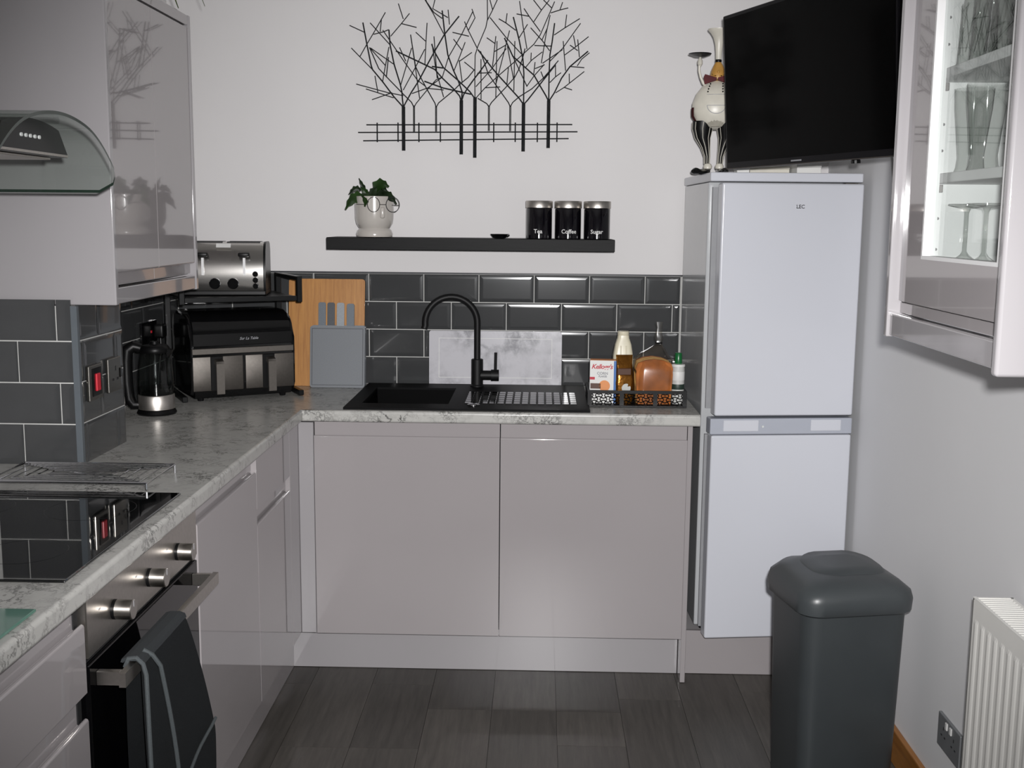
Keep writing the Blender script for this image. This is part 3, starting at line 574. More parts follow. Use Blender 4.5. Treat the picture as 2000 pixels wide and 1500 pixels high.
b = B(); lathe(b, [(.0035, -.002), (.0035, .002)], 0, 0, 0, seg=10); bmesh.ops.transform(b, matrix=hinge @ Matrix.Translation((.178, -.0655, .716)) @ Matrix.Rotation(R(90), 4, 'X'), verts=b.verts[:]); obj('power_light', b, 'indicator_white', st, local=True)
b = text_mesh('LEC', .016, .0006, bold=.0004); bmesh.ops.transform(b, matrix=hinge @ Matrix.Translation((.268, -.0668, 1.408)) @ Matrix.Rotation(R(90), 4, 'X'), verts=b.verts[:]); obj('badge', b, 'chrome', up_d, local=True)
for zz in (.745, 1.478):
    obj('hinge', bx(W_-.045, W_-.005, -.03, .004, zz, zz+.005), 'stainless_dark', t, local=True)

# ------------------------------------------------------------------ television
t = thing('television', 'black flat television on a wall arm above the fridge', 'television', (.788, -.60, 1.668), R(-69), rx=R(4.0))
TW, TH = .80, .450
b = B(); box(b, 0, TW, 0, .028, 0, TH, .004, 2); box(b, .12, TW-.12, .028, .06, .05, TH-.1, .006, 2); obj('casing', b, 'tv_bezel', t, local=True)
obj('screen', bx(.011, TW-.011, -.0012, .004, .020, TH-.011), 'tv_screen', t, local=True)
obj('lower_edge', bx(.003, TW-.003, -.0018, .004, .0005, .0035), 'stainless_dark', t, local=True)
obj('brand_plate', bx(.350, .398, -.0016, .001, .0085, .0125), 'print_grey', t, local=True)
b = B(); lathe(b, [(.012, -.008), (.012, 0), (.008, .002)], .62, .012, -.001, seg=14); obj('sensor', b, 'black_gloss', t, local=True)
b = B(); box(b, .36, .44, .06, .075, .12, .28); tube(b, [(.40, .07, .20), (.34, .16, .20), (.45, .235, .20)], .015, 8); obj('wall_arm', b, 'black_satin', t, local=True)
b = B(); tube(b, [(1.244, -.70, 1.78), (1.243, -.735, 1.72), (1.242, -.765, 1.66), (1.242, -.80, 1.59), (1.243, -.85, 1.47), (1.244, -.90, 1.30)], .0045, 8)
o = obj('television_cable', b, 'cable_white', smooth=True); tag(o, 'white cable hanging down the wall under the television', 'cable')
for (x0, x1, y0, y1, h, l) in ((.862, .902, -.36, -.30, .022, 'low white box under the left corner of the television'), (.915, 1.045, -.30, -.14, .03, 'wide cream box lying on the fridge top'), (1.052, 1.130, -.38, -.22, .034, 'white box on the fridge top, rightmost')):
    zz = 1.6635
    q = thing('storage_box', l, 'box', ((x0+x1)/2, (y0+y1)/2, zz), 0, 'boxes on the fridge top')
    obj('body', bx(x0, x1, y0, y1, zz, zz+h*.7, .001, 1), 'cream_enamel' if 'cream' in l else 'box_white', q); obj('lid', bx(x0-.001, x1+.001, y0-.001, y1+.001, zz+h*.7, zz+h, .001, 1), 'cream_enamel' if 'cream' in l else 'box_white', q)

# ------------------------------------------------------------------ glazed wall cabinet right
t = thing('glazed_cabinet', 'grey wall cabinet with a glass door on the right', 'cabinet', (1.09, -2.1, 1.287))
XF = .935
obj('end_panel', bx(.918, 1.247, -1.836, -1.818, 1.285, 2.083, .003, 2), 'gloss_grey_panel', t, smooth=True, angle=50, wn=True)
obj('end_panel', bx(.905, 1.247, -2.412, -2.392, 1.283, 2.083, .006, 3), 'gloss_grey_panel', t, smooth=True, angle=50, wn=True, label='pale near side panel facing the room')
b = B(); box(b, .958, 1.23, -2.391, -1.837, 1.355, 1.373); box(b, .958, 1.23, -2.391, -1.837, 2.035, 2.053); box(b, 1.23, 1.24, -2.391, -1.837, 1.355, 2.053); box(b, .958, 1.23, -1.853, -1.837, 1.373, 2.035); box(b, .958, 1.23, -2.391, -2.375, 1.373, 2.035)
obj('carcass', b, 'carcass_white', t)
b = B(); cells(b, [-2.388, -2.325, -1.968, -1.868], [1.358, 1.444, 1.99, 2.05], XF, XF+.022, skip=lambda y, z: -2.325 < y < -1.968 and 1.444 < z < 1.99, f=lambda y, z, x: (x, y, z))
dr = obj('door', b, 'gloss_grey', t)
b = B(); cells(b, [-2.325, -2.318, -1.975, -1.968], [1.444, 1.451, 1.983, 1.99], XF-.0015, XF+.022, skip=lambda y, z: -2.318 < y < -1.975 and 1.451 < z < 1.983, f=lambda y, z, x: (x, y, z)); obj('lit_reveal', b, 'carcass_white', dr)  # door's own reveal facing the flash; its brightness is put in as white
obj('pane', bx(XF+.013, XF+.017, -2.318, -1.975, 1.451, 1.983), 'cabinet_glass', dr)
obj('filler', bx(XF+.004, XF+.022, -1.867, -1.8365, 1.358, 2.05, .001, 1), 'gloss_grey_panel', t)
obj('bottom_rail', bx(XF+.008, XF+.02, -2.391, -1.8365, 1.333, 1.3545, .001, 1), 'gloss_grey', t)
obj('pelmet', bx(.924, .942, -2.391, -1.8365, 1.288, 1.3315, .003, 2), 'gloss_grey_panel', t, smooth=True, angle=50, wn=True)
for zz in (1.586, 1.779):
    obj('shelf', bx(.975, 1.228, -2.374, -1.854, zz, zz+.018, .001, 1), 'carcass_white', t)
    for xx in (1.0, 1.18):
        b = B(); box(b, xx-.004, xx+.004, -1.862, -1.8535, zz-.016, zz-.001, .001, 1); obj('shelf_pin', b, 'stainless_dark', t)
for zz in (1.40, 1.42, 1.46, 1.52, 1.65, 1.70, 1.85, 1.90):
    b = B(); tube(b, [(1.0, -1.8545, zz), (1.0, -1.8532, zz)], .0028, 8); obj('pin_hole', b, 'shadow_gap', t)
def glassware(name, label, prof, loc, group, m='tumbler_glass', seg=28):
    q = thing(name, label, 'glass', loc, 0, group)
    b = B(); lathe(b, prof, seg=seg, cap=False); obj('vessel', b, m, q, local=True, smooth=True, angle=60)
    return q
wine = [(.0005, .1745), (.034, .174), (.034, .172), (.007, .166), (.004, .158), (.004, .085), (.008, .078), (.026, .064), (.036, .042), (.036, .02), (.031, .0)]
hurr = [(.0005, .001), (.028, 0), (.029, .004), (.026, .012), (.024, .03), (.028, .07), (.034, .12), (.036, .158)]
gob = [(.0005, .149), (.02, .148), (.028, .13), (.032, .095), (.034, .05), (.037, .0)]
tumb = [(.0005, .001), (.03, 0), (.033, .10)]
g = 'wine glasses on the bottom shelf'
glassware('wine_glass', 'upturned wine glass nearer the hinge post, bottom of cabinet', wine, (1.035, -1.910, 1.3735), g)
glassware('wine_glass', 'upturned wine glass right of the other, bottom of cabinet', wine, (1.035, -2.005, 1.3735), g)
glassware('tumbler', 'plain straight tumbler at the back of the bottom shelf', tumb, (1.15, -1.93, 1.3735), 'tumblers')
g = 'tall glasses on the middle shelf'
glassware('tall_glass', 'tall waisted glass, leftmost on the middle shelf', hurr, (1.04, -1.895, 1.6045), g)
glassware('tall_glass', 'tall waisted glass, second on the middle shelf', hurr, (1.03, -1.985, 1.6045), g)
glassware('tall_glass', 'tall waisted glass behind the others on the middle shelf', hurr, (1.12, -1.955, 1.6045), g)
g = 'cut goblets on the top shelf'
b_ = 'cut crystal goblet upturned, '
for l, xx, yy in (('leftmost on the top shelf', 1.04, -1.895), ('second from left on the top shelf', 1.03, -1.985), ('third on the top shelf, beside the door frame', 1.025, -2.075), ('at the back of the top shelf', 1.13, -1.95)):
    q = glassware('goblet', b_+l, gob, (xx, yy, 1.7975), g)
    b = B()
    for a in range(0, 360, 30):
        tube(b, [(.0325*math.cos(R(a+s*15)), .0325*math.sin(R(a+s*15)), .03+.045*s) for s in (0, 1, 2)], .0012, 4)
    obj('cut_pattern', b, 'tumbler_glass', q, local=True)

# ------------------------------------------------------------------ bin, radiator, socket
t = thing('pedal_bin', 'tall charcoal plastic kitchen bin standing beside the radiator', 'bin', (1.03, -1.235, 0))
BA = R(11)
def ring(bm, hw, hd, r, z, n=5, cx=1.018, cy=-1.235, dz=None, ox=0, oy=0):
    return [bm.verts.new((cx+(x+ox)*math.cos(BA)-(y+oy)*math.sin(BA), cy+(x+ox)*math.sin(BA)+(y+oy)*math.cos(BA), z+(dz(x, y) if dz else 0))) for x, y in rrect(-hw, hw, -hd, hd, r, n)]
def skin(bm, rings, cap0=True, cap1=True):
    for a, c in zip(rings, rings[1:]):
        for i in range(len(a)): bm.faces.new((a[i], a[(i+1) % len(a)], c[(i+1) % len(a)], c[i]))
    if cap0: bm.faces.new(rings[0][::-1])
    if cap1: bm.faces.new(rings[-1])
b = B(); skin(b, [ring(b, .125, .105, .03, .0015), ring(b, .130, .11, .035, .02), ring(b, .142, .125, .045, .535)]); obj('body', b, 'bin_plastic', t, smooth=True, angle=50)
b = B()
dome = lambda x, y: .030*(1-(x/.18)**2)*(.35+.65*((y+.14)/.28))
skin(b, [ring(b, .147, .132, .05, .528), ring(b, .155, .140, .055, .534), ring(b, .157, .142, .056, .565), ring(b, .152, .138, .055, .582, dz=lambda x, y: dome(x, y)*.35), ring(b, .131, .118, .05, .596, dz=lambda x, y: dome(x, y)*.8), ring(b, .10, .08, .04, .602, dz=dome), ring(b, .05, .04, .03, .604, dz=dome)])
ld = obj('lid', b, 'bin_lid_plastic', t, smooth=True, angle=50)
b = B()
fl = lambda x, y: .004+dome(x, y)*1.0
skin(b, [ring(b, .104, .085, .06, .597, ox=.012, oy=.015, dz=fl), ring(b, .098, .08, .058, .603, ox=.012, oy=.015, dz=fl), ring(b, .06, .04, .03, .605, ox=.012, oy=.015, dz=fl)]); obj('flap', b, 'bin_lid_plastic', ld, smooth=True, angle=50)
b = B(); box(b, .98, 1.08, -1.372, -1.34, .012, .024, .004, 2); obj('pedal', b, 'black_plastic', t)
for xx in (.915, 1.145):
    b = B(); tube(b, [(xx-.012, -1.10, .022), (xx+.012, -1.10, .022)], .021, 14); obj('wheel', b, 'black_plastic', t, smooth=True)

t = thing('radiator', 'white panel radiator with top grille on the right wall', 'radiator', (1.2, -2.3, .12))
RY0, RY1, RZ0, RZ1, RX = -2.85, -1.785, .13, .728, 1.150
b = B(); ys = [RY0]; prof = []
y = RY1-.012
prof.append((RY1, 0)); 
while y > RY0+.03:
    prof += [(y, 0), (y-.005, -.0012), (y-.012, -.0020), (y-.019, -.0012), (y-.024, 0)]; y -= .0333
prof.append((RY0, 0))
for side, nm in ((RX, 'front_panel'), (1.232, 'rear_panel')):
    b = B(); sg = 1 if side == RX else -1
    zs = [RZ0, RZ0+.04, RZ0+.05, RZ1-.052, RZ1-.042, RZ1-.002]
    G = []
    for k, zz in enumerate(zs):
        G.append([b.verts.new((side+(d*sg if k in (2, 3) else 0), yy, zz)) for yy, d in prof])
    K = [[b.verts.new((v.co.x+.0015*sg, v.co.y, v.co.z)) for v in r] for r in G]
    for S in (G, K):
        for p, q in zip(S, S[1:]):
            for i in range(len(prof)-1): b.faces.new((p[i], p[i+1], q[i+1], q[i]))
    for S, T in ((G[0], K[0]), (G[-1], K[-1])):
        for i in range(len(prof)-1): b.faces.new((S[i], S[i+1], T[i+1], T[i]))
    for i in (0, -1):
        for p, q, p2, q2 in zip(G, G[1:], K, K[1:]): b.faces.new((p[i], q[i], q2[i], p2[i]))
    obj(nm, b, 'radiator_white', t)
b = B(); box(b, RX-.0005, RX+.006, RY0, RY1, RZ1-.0015, RZ1+.001); box(b, 1.226, 1.234, RY0, RY1, RZ1-.004, RZ1, .001, 1); box(b, RX, 1.234, RY1-.006, RY1, RZ1-.004, RZ1); obj('top_frame', b, 'radiator_white', t)
for i in range(46):
    yy = RY1-.012-i*.0125
    obj('grille_bar', bx(RX+.006, 1.226, yy-.004, yy+.002, RZ1-.0045, RZ1-.001), 'radiator_white', t)
obj('end_cover', bx(RX, 1.234, RY1-.003, RY1+.001, RZ0, RZ1-.001), 'radiator_white', t)
for yy in (-1.95, -2.6):
    obj('bracket', bx(1.234, 1.2495, yy-.02, yy+.02, .2, .66), 'radiator_white', t)
b = B(); tube(b, [(1.19, -1.80, .16), (1.19, -1.76, .16)], .012, 10); tube(b, [(1.19, -1.765, .165), (1.19, -1.765, .0015)], .0075, 8); obj('valve', b, 'radiator_white', t, smooth=True)

def switch_plate(name, label, cat, cx, w, h, z, y, sign, m, group=None):
    """plate on a wall of constant x; sign = direction it faces"""
    q = thing(name, label, cat, (cx, y, z), 0, group)
    b = B(); x0, x1 = sorted((cx, cx+sign*.0085)); box(b, x0, x1, y-w/2, y+w/2, z-h/2, z+h/2, .002, 2); obj('plate', b, m, q)
    return q, cx+sign*.0085
q, fx = switch_plate('double_socket', 'brushed grey double socket low on the wall by the radiator', 'socket', 1.2498, .146, .086, .254, -1.468, -1, 'socket_grey')
for s in (-1, 1):
    for dy, dz, w, h in ((0, .012, .004, .008), (-.011, -.008, .008, .004), (.011, -.008, .008, .004)):
        obj('pin_slot', bx(fx-.0004, fx+.001, -1.468+s*.034+dy-w/2, -1.468+s*.034+dy+w/2, .254+dz-h/2, .254+dz+h/2), 'shadow_gap', q)
    obj('rocker', bx(fx-.003, fx+.001, -1.468+s*.014-.006, -1.468+s*.014+.006, .272, .290, .001, 1), 'print_white', q)
q, fx = switch_plate('cooker_switch', 'chrome cooker switch with red rocker on the tiled pillar', 'switch', -.8905, .086, .088, 1.100, -1.352, 1, 'socket_chrome')
obj('surround', bx(fx-.001, fx+.002, -1.352-.024, -1.352+.030, 1.066, 1.136, .001, 1), 'black_gloss', q); obj('rocker', bx(fx, fx+.006, -1.352-.009, -1.352+.015, 1.078, 1.122, .002, 2), 'red_switch', q)
q, fx = switch_plate('wall_socket', 'chrome switched socket on the tiled pillar, beside the red switch', 'socket', -.8905, .086, .088, 1.102, -1.228, 1, 'socket_chrome')
for dy, dz, w, h in ((.004, .016, .006, .012), (-.014, -.012, .012, .006), (.016, -.012, .012, .006)):
    obj('pin_slot', bx(fx-.001, fx+.0006, -1.228+dy-w/2, -1.228+dy+w/2, 1.102+dz-h/2, 1.102+dz+h/2), 'shadow_gap', q)
obj('rocker', bx(fx-.001, fx+.003, -1.195, -1.185, 1.09, 1.115, .001, 1), 'black_gloss', q)
q, fx = switch_plate('wall_socket', 'dark socket with a black plug on the tiles behind kettle', 'socket', -1.1075, .146, .086, 1.115, -.345, 1, 'black_gloss')
obj('neon', bx(fx, fx+.002, -.333, -.325, 1.118, 1.126), 'led_red', q)
t2 = thing('plug', 'black plug in the socket behind the kettle', 'plug', (fx, -.293, 1.12))
b = B(); box(b, fx+.0005, fx+.036, -.315, -.271, 1.098, 1.146, .008, 3); obj('body', b, 'black_plastic', t2, smooth=True)
b = B(); tube(b, [(fx+.018, -.293, 1.10), (fx+.020, -.295, 1.06), (fx+.016, -.31, 1.0), (fx+.016, -.33, .93), (fx+.02, -.37, WT+.005)], .0035, 8); obj('flex', b, 'black_plastic', t2, smooth=True)

# ------------------------------------------------------------------ floating shelf and what stands on it
SH = 1.445
o = obj('floating_shelf', bx(-.520, .480, -.200, .005, SH-.042, SH, .0015, 1), 'shelf_black_wood'); tag(o, 'black wood-grain floating shelf on the back wall', 'shelf')
def letters_on_cylinder(parent, s, size, cx, cy, z, r, a0=0, m='print_white'):
    b = text_mesh(s, size, .0003, bold=.0003)
    for v in b.verts:
        a = R(a0)+v.co.x/r; rr = r+.0003+v.co.z
        v.co = Vector((cx+rr*math.sin(a), cy-rr*math.cos(a), z+v.co.y))
    return obj('lettering', b, m, parent)
for cx, s, a0 in ((.217, 'Tea', -4), (.319, 'Coffee', 3), (.421, 'Sugar', -4)):
    q = thing('canister', 'black lidded storage canister lettered %s on the shelf' % s, 'canister', (cx, -.12, SH), 0, 'lettered canisters')
    b = B(); lathe(b, [(.0435, .0005), (.0455, .002), (.0455, .104), (.0435, .107)], cx, -.12, SH, seg=40); bd = obj('body', b, 'canister_black', q, smooth=True)
    b = B(); lathe(b, [(.0465, .1072), (.0475, .108), (.0475, .130), (.0465, .132), (.001, .1322)], cx, -.12, SH, seg=40); obj('lid', b, 'stainless', q, smooth=True)
    letters_on_cylinder(bd, s, .020, cx, -.12, SH+.026, .0455, a0)
q = thing('trinket_dish', 'small glossy black dish on the middle of the shelf', 'dish', (.08, -.15, SH))
b = B(); lathe(b, [(.018, .0005), (.022, .002), (.031, .013), (.033, .016), (.030, .0155), (.02, .006), (.001, .005)], .08, -.15, SH, seg=6, sx=1.0, sy=.9); obj('bowl', b, 'black_gloss', q)
b = B(); tube(b, [(.105, -.15, SH+.010), (.114, -.15, SH+.014)], [.006, .004], 8); obj('lip', b, 'chrome', q, smooth=True)

q = thing('face_planter', 'beige ceramic pot wearing wire glasses on the shelf', 'plant pot', (-.365, -.11, SH))
pc = (-.365, -.11)
b = B(); lathe(b, [(.052, .0005), (.0625, .002), (.0645, .012), (.060, .024), (.0535, .031), (.0575, .037), (.064, .048), (.0672, .065), (.068, .095), (.0683, .141), (.0668, .1425), (.064, .141), (.0635, .12), (.001, .119)], *pc, SH, seg=44); obj('pot', b, 'pot_ceramic', q, smooth=True)
b = B(); lathe(b, [(.0632, .121), (.05, .130), (.001, .133)], *pc, SH, seg=24); obj('soil', b, 'soil', q)
gl = B(); fy = lambda xx: pc[1]-math.sqrt(max(.0001, .0745**2-min(.074, abs(xx-.0))**2))*.55-.034
for gx in (.008, .073):
    tube(gl, [(pc[0]+gx+.0215*math.cos(R(a)), pc[1]-.0685-.004+ (.028 if gx > .05 else 0)*(.5+.5*math.cos(R(a))), SH+.1135+.0255*math.sin(R(a))) for a in range(0, 360, 12)], .0013, 6, closed=True)
tube(gl, [(pc[0]+.0295, pc[1]-.072, SH+.1135), (pc[0]+.0515, pc[1]-.069, SH+.1135)], .0012, 6)
tube(gl, [(pc[0]-.0135, pc[1]-.072, SH+.1135), (pc[0]-.035, pc[1]-.066, SH+.1138), (pc[0]-.055, pc[1]-.05, SH+.114)], .0012, 6)
tube(gl, [(pc[0]+.066, pc[1]-.03, SH+.112), (pc[0]+.094, pc[1]-.045, SH+.112)], .0012, 6)
obj('glasses', gl, 'iron_black', q, smooth=True)
b = B(); box(b, pc[0]+.029, pc[0]+.045, pc[1]-.071, pc[1]-.05, SH+.066, SH+.105, .006, 3); obj('nose', b, 'pot_ceramic', q, smooth=True)
def leaf(pts, w, thick=.0012, seg=6, notch=0):
    """thick flat leaf along a polyline; widths follow a lens shape, wavy when notched"""
    b = B(); P = [Vector(p) for p in pts]; n = len(P); rows = []
    for i, p in enumerate(P):
        tdir = (P[min(i+1, n-1)]-P[max(i-1, 0)]).normalized()
        side = tdir.cross(Vector((.25, -1, .35))).normalized(); nor = side.cross(tdir)
        s = i/(n-1); ww = w*max(.12, math.sin(math.pi*min(.97, max(.06, s**.8))))*(1+(notch if i % 2 else -notch))
        rows.append([b.verts.new(p+side*ww*k+nor*(thick if abs(k) < .1 else .0)*2) for k in (-1, -.5, 0, .5, 1)])
    for a, c in zip(rows, rows[1:]):
        for k in range(4): b.faces.new((a[k], a[k+1], c[k+1], c[k]))
    bmesh.ops.solidify(b, geom=b.faces[:], thickness=thick)
    return b
def poly(p0, p1, p2, n=9):
    p0, p1, p2 = Vector(p0), Vector(p1), Vector(p2)
    return [p0*(1-s)**2+p1*2*s*(1-s)+p2*s*s for s in [i/n for i in range(n+1)]]
px, py, pz = pc[0], pc[1], SH+.13
for p0, p1, p2, w, m, nt in (((px-.03, py-.02, pz), (px-.06, py-.04, pz+.03), (px-.093, py-.055, pz-.035), .017, 'leaf_green', .15),
    ((px-.02, py-.01, pz), (px-.035, py-.02, pz+.045), (px-.05, py-.02, pz+.075), .007, 'leaf_dark', .2),
    ((px-.045, py-.02, pz+.03), (px-.06, py-.02, pz+.05), (px-.085, py-.03, pz+.018), .010, 'leaf_dark', .2),
    ((px-.015, py-.01, pz), (px-.025, py-.03, pz+.03), (px-.045, py-.02, pz+.045), .010, 'leaf_green', .15),
    ((px-.02, py-.04, pz+.02), (px-.015, py-.06, pz+.025), (px-.022, py-.078, pz-.025), .015, 'leaf_green', .12),
    ((px-.01, py-.02, pz), (px+.0, py-.03, pz+.035), (px+.015, py-.03, pz+.045), .012, 'leaf_dark', .15),
    ((px+.01, py-.02, pz+.02), (px+.02, py-.04, pz+.07), (px+.058, py-.04, pz+.045), .020, 'leaf_green', .16),
    ((px+.01, py-.02, pz+.01), (px+.03, py-.03, pz+.05), (px+.05, py-.03, pz+.03), .015, 'leaf_dark', .16),
    ((px+.02, py-.02, pz), (px+.05, py-.04, pz+.035), (px+.085, py-.045, pz-.015), .016, 'leaf_dark', .15),
    ((px+.01, py+.01, pz), (px+.03, py+.01, pz+.03), (px+.06, py+.01, pz+.02), .014, 'leaf_green', .15)):
    obj('leaf', leaf(poly(p0, p1, p2), w*1.2, notch=nt), m, q, smooth=True)

# ------------------------------------------------------------------ metal tree wall art
q = thing('wall_art', 'black metal wall sculpture of bare trees behind a fence', 'wall art', (-.04, -.02, 1.75))
for k, (brs, (tx, tz0, tz1, n)) in enumerate(zip(ART_BRANCHES, ART_TRUNKS)):
    b = B(); dy = -.020-.0022*(k % 4)
    offs = (-.0042, 0, .0042) if n == 3 else (-.0019, .0019)
    for j, ox in enumerate(offs): tube(b, [(tx+ox, dy-(.0015 if j == 1 else 0), tz0), (tx+ox, dy-(.0015 if j == 1 else 0), tz1)], .0023 if n == 3 else .0017, 6)
    for i, br in enumerate(brs):
        rad = (.0026 if n == 3 else .0020) if i < (3 if n == 3 else 2) else .0018
        tube(b, [(x, dy-.0012*(i % 3), z) for x, z in br], rad, 6)
    obj('tree', b, 'iron_black', q, smooth=True)
for (a, c) in ART_RAILS:
    b = B(); tube(b, [(a[0], -.0145, a[1]), (c[0], -.0145, c[1])], .0024, 6); obj('rail', b, 'iron_black', q, smooth=True)
for (xx, z0, z1) in ART_POSTS:
    b = B(); tube(b, [(xx, -.0105, z0), (xx, -.0105, z1)], .0026, 6); obj('post', b, 'iron_black', q, smooth=True)
for xx, zz in ((ART_TRUNKS[0][0], 1.80), (ART_TRUNKS[8][0], 1.80)):
    b = B(); tube(b, [(xx, .0055, zz), (xx, -.016, zz)], .003, 8); obj('wall_hook', b, 'iron_black', q)

# ------------------------------------------------------------------ boards leaning on the tiles
def leaning(name, label, cat, x0, x1, z1, yb, yt, th, m, r=.012, group=None, hole=None):
    """board standing on the worktop at y=yb and leaning back to y=yt at height z1"""
    ang = math.atan2(yt-yb, z1-WT); q = thing(name, label, cat, ((x0+x1)/2, yb, WT+.001), 0, group, rx=-ang)
    h = (z1-WT)/math.cos(ang); w = x1-x0
    b = B(); prism(b, rrect(-w/2, w/2, 0, h, r), 0, th, lambda t, n, z: (n, t, z)); bmesh.ops.bevel(b, geom=[e for e in b.edges if abs(e.verts[0].co.y-e.verts[1].co.y) < 1e-6], offset=th*.18, segments=2, affect='EDGES')
    obj('board', b, m, q, local=True, smooth=True, angle=40); return q
leaning('bamboo_board', 'tall bamboo chopping board leaning on the tiles', 'chopping board', -.690, -.413, 1.291, -.090, -.036, .016, 'bamboo', .010)
q = leaning('marble_board', 'white marble-effect glass board propped behind the tap', 'chopping board', -.181, .306, 1.105, -.026, -.015, .005, 'board_marble', .008)
ang = math.atan2(.021, 1.105-WT)
b = B(); cells(b, [-.208, -.206, .206, .208], [.028, .030, .172, .174], -.0008, .0001, skip=lambda x, z: -.206 < x < .206 and .030 < z < .172, f=lambda x, z, y: (x, y, z)); obj('border_glint', b, 'print_white', q, local=True)  # glossy border reflection painted as a thin white line
g = 'index chopping boards'
for i, (l, tx, m, th) in enumerate((('speckled grey chopping board, front of the set', .150, 'board_grey', .011), ('pale grey chopping board with middle-right tab, behind the front one', .112, 'board_pale', .005), ('slate chopping board with dark tab, third of the set', .076, 'board_slate', .005), ('blue-grey chopping board with leftmost tab, last of the set', .042, 'board_blue_grey', .005))):
    yb = -.124+(.0125+.0075*(i-1) if i else 0)
    q = thing('index_board', l, 'chopping board', (-.6045, yb, WT+.001), 0, g, rx=R(-7))
    b = B(); hh = .222; tw = .0165
    out = rrect(.002, .2, 0, hh, .009)
    prism(b, out, 0, th, lambda t, n, z: (n, t, z)); obj('board', b, m, q, local=True)
    b = B(); prism(b, rrect(tx-tw, tx+tw-.006, hh-.03, .305 if i else .303, .007), .001, th-.001, lambda t, n, z: (n, t, z)); obj('tab', b, m if i else 'board_blue_grey', q, local=True)
    if not i:
        b = B(); cells(b, [.008, .0105, .1915, .194], [.008, .0105, .211, .2135], -.0005, .0005, skip=lambda x, z: .0105 < x < .1915 and .0105 < z < .211, f=lambda x, z, y: (x, y, z)); obj('groove', b, 'board_slate', q, local=True)

# ------------------------------------------------------------------ counter rack, air fryer, toaster, kettle
RA = R(28)
q = thing('counter_rack', 'black metal counter shelf standing over the air fryer', 'shelf rack', (-.765, -.404, WT), RA)
hw = .195; sz = 1.243-WT
for s in (-1, 1):
    xx = s*hw
    b = B(); box(b, xx-.009, xx+.009, -.002, .30, .0015, .020, .002, 1); obj('foot', b, 'black_satin', q, local=True)
    b = B(); box(b, xx-.010, xx+.010, .270, .292, .020, sz+.072, .002, 1); obj('post', b, 'black_satin', q, local=True)
    b = B(); box(b, xx-.009, xx+.009, 0, .270, sz+.058, sz+.072, .002, 1); obj('side_rail', b, 'black_satin', q, local=True)
    b = B(); box(b, xx-.009, xx+.009, -.004, .012, sz-.016, sz+.072, .002, 1); obj('rail_end', b, 'black_satin', q, local=True)
b = B(); box(b, -hw+.009, hw-.009, -.002, .012, sz-.010, sz+.006, .001, 1); box(b, -hw+.009, hw-.009, .272, .288, sz-.010, sz+.006, .001, 1); obj('cross_bar', b, 'black_satin', q, local=True)
obj('shelf', bx(-hw+.009, hw-.009, .012, .272, sz-.004, sz+.004, .001, 1), 'black_satin', q, local=True)

q = thing('air_fryer', 'black twin-drawer air fryer with steel fronts under rack', 'air fryer', (-.764, -.404, WT), R(31))
hw = .176
pr = [(.012, .012), (.003, .022), (.0, .05), (.0, .205), (.004, .232), (.016, .258), (.04, .282), (.075, .293), (.22, .293), (.245, .28), (.25, .25), (.25, .02), (.24, .012)]
b = B(); prism(b, pr, -hw, hw, lambda t, n, z: (t, n, z)); bmesh.ops.bevel(b, geom=[e for e in b.edges if abs(e.verts[0].co.x-e.verts[1].co.x) < 1e-6], offset=.012, segments=3, affect='EDGES')
bd = obj('body', b, 'black_gloss', q, local=True, smooth=True, angle=45)
for xx in (-.14, .14):
    for yy in (.03, .22): 
        b = B(); lathe(b, [(.01, .001), (.012, .012)], xx, yy, 0, seg=10); obj('rubber_foot', b, 'black_plastic', q, local=True)
obj('logo_panel', bx(-.168, .168, -.0016, .004, .184, .226, .002, 1), 'black_plastic', q, local=True)
obj('steel_band', bx(-.172, .172, -.004, .002, .157, .178, .002, 1), 'stainless_dark', q, local=True)
for s in (-1, 1):
    c = s*.0875
    b = B(); box(b, c-.0835, c+.0835, -.006, .002, .036, .151, .003, 2); d = obj('drawer', b, 'stainless_dark', q, local=True, smooth=True)
    obj('handle_recess', bx(c-.026, c+.016, -.0075, -.005, .038, .1505, .001, 1), 'black_plastic', d, local=True)
    b = B(); prism(b, [(-.006, .143), (-.030, .136), (-.033, .128), (-.033, .028), (-.026, .026), (-.022, .12), (-.006, .128)], c-.013, c+.013, lambda t, n, z: (t, n, z)); obj('handle', b, 'stainless_dark', d, local=True)
b = text_mesh('Sur La Table', .0125, .0003, shear=.35, bold=.0002); bmesh.ops.transform(b, matrix=Matrix.Translation((.018, -.0022, .206)) @ Matrix.Rotation(R(90), 4, 'X'), verts=b.verts[:]); obj('logo', b, 'print_grey', bd, local=True)

TZ = 1.2475
q = thing('toaster', 'polished chrome four-slice toaster on top of the counter rack', 'toaster', (-.840, -.345, TZ), R(9))
hw = .138
pr = [(.004, .018), (-.004, .05), (-.003, .10), (.010, .150), (.030, .172), (.06, .180), (.16, .180), (.19, .172), (.205, .15), (.212, .018)]
b = B(); prism(b, pr, -hw+.008, hw-.008, lambda t, n, z: (t, n, z)); bd = obj('casing', b, 'toaster_steel', q, local=True, smooth=True, angle=35)
for s in (-1, 1):
    b = B(); prism(b, [(n+(.0 if n > .1 else -.001), z+.001) for n, z in pr], s*(hw-.008), s*hw, lambda t, n, z: (t, n, z)); obj('end_cap', b, 'black_satin', q, local=True, smooth=True)
obj('base', bx(-hw, hw, .002, .215, .001, .019, .004, 2), 'black_plastic', q, local=True)
for i in range(2):
    for j in range(2):
        obj('slot', bx(-.118+.125*i, -.008+.125*i, .05+.075*j, .08+.075*j, .176, .1812, .001, 1), 'shadow_gap', q, local=True)
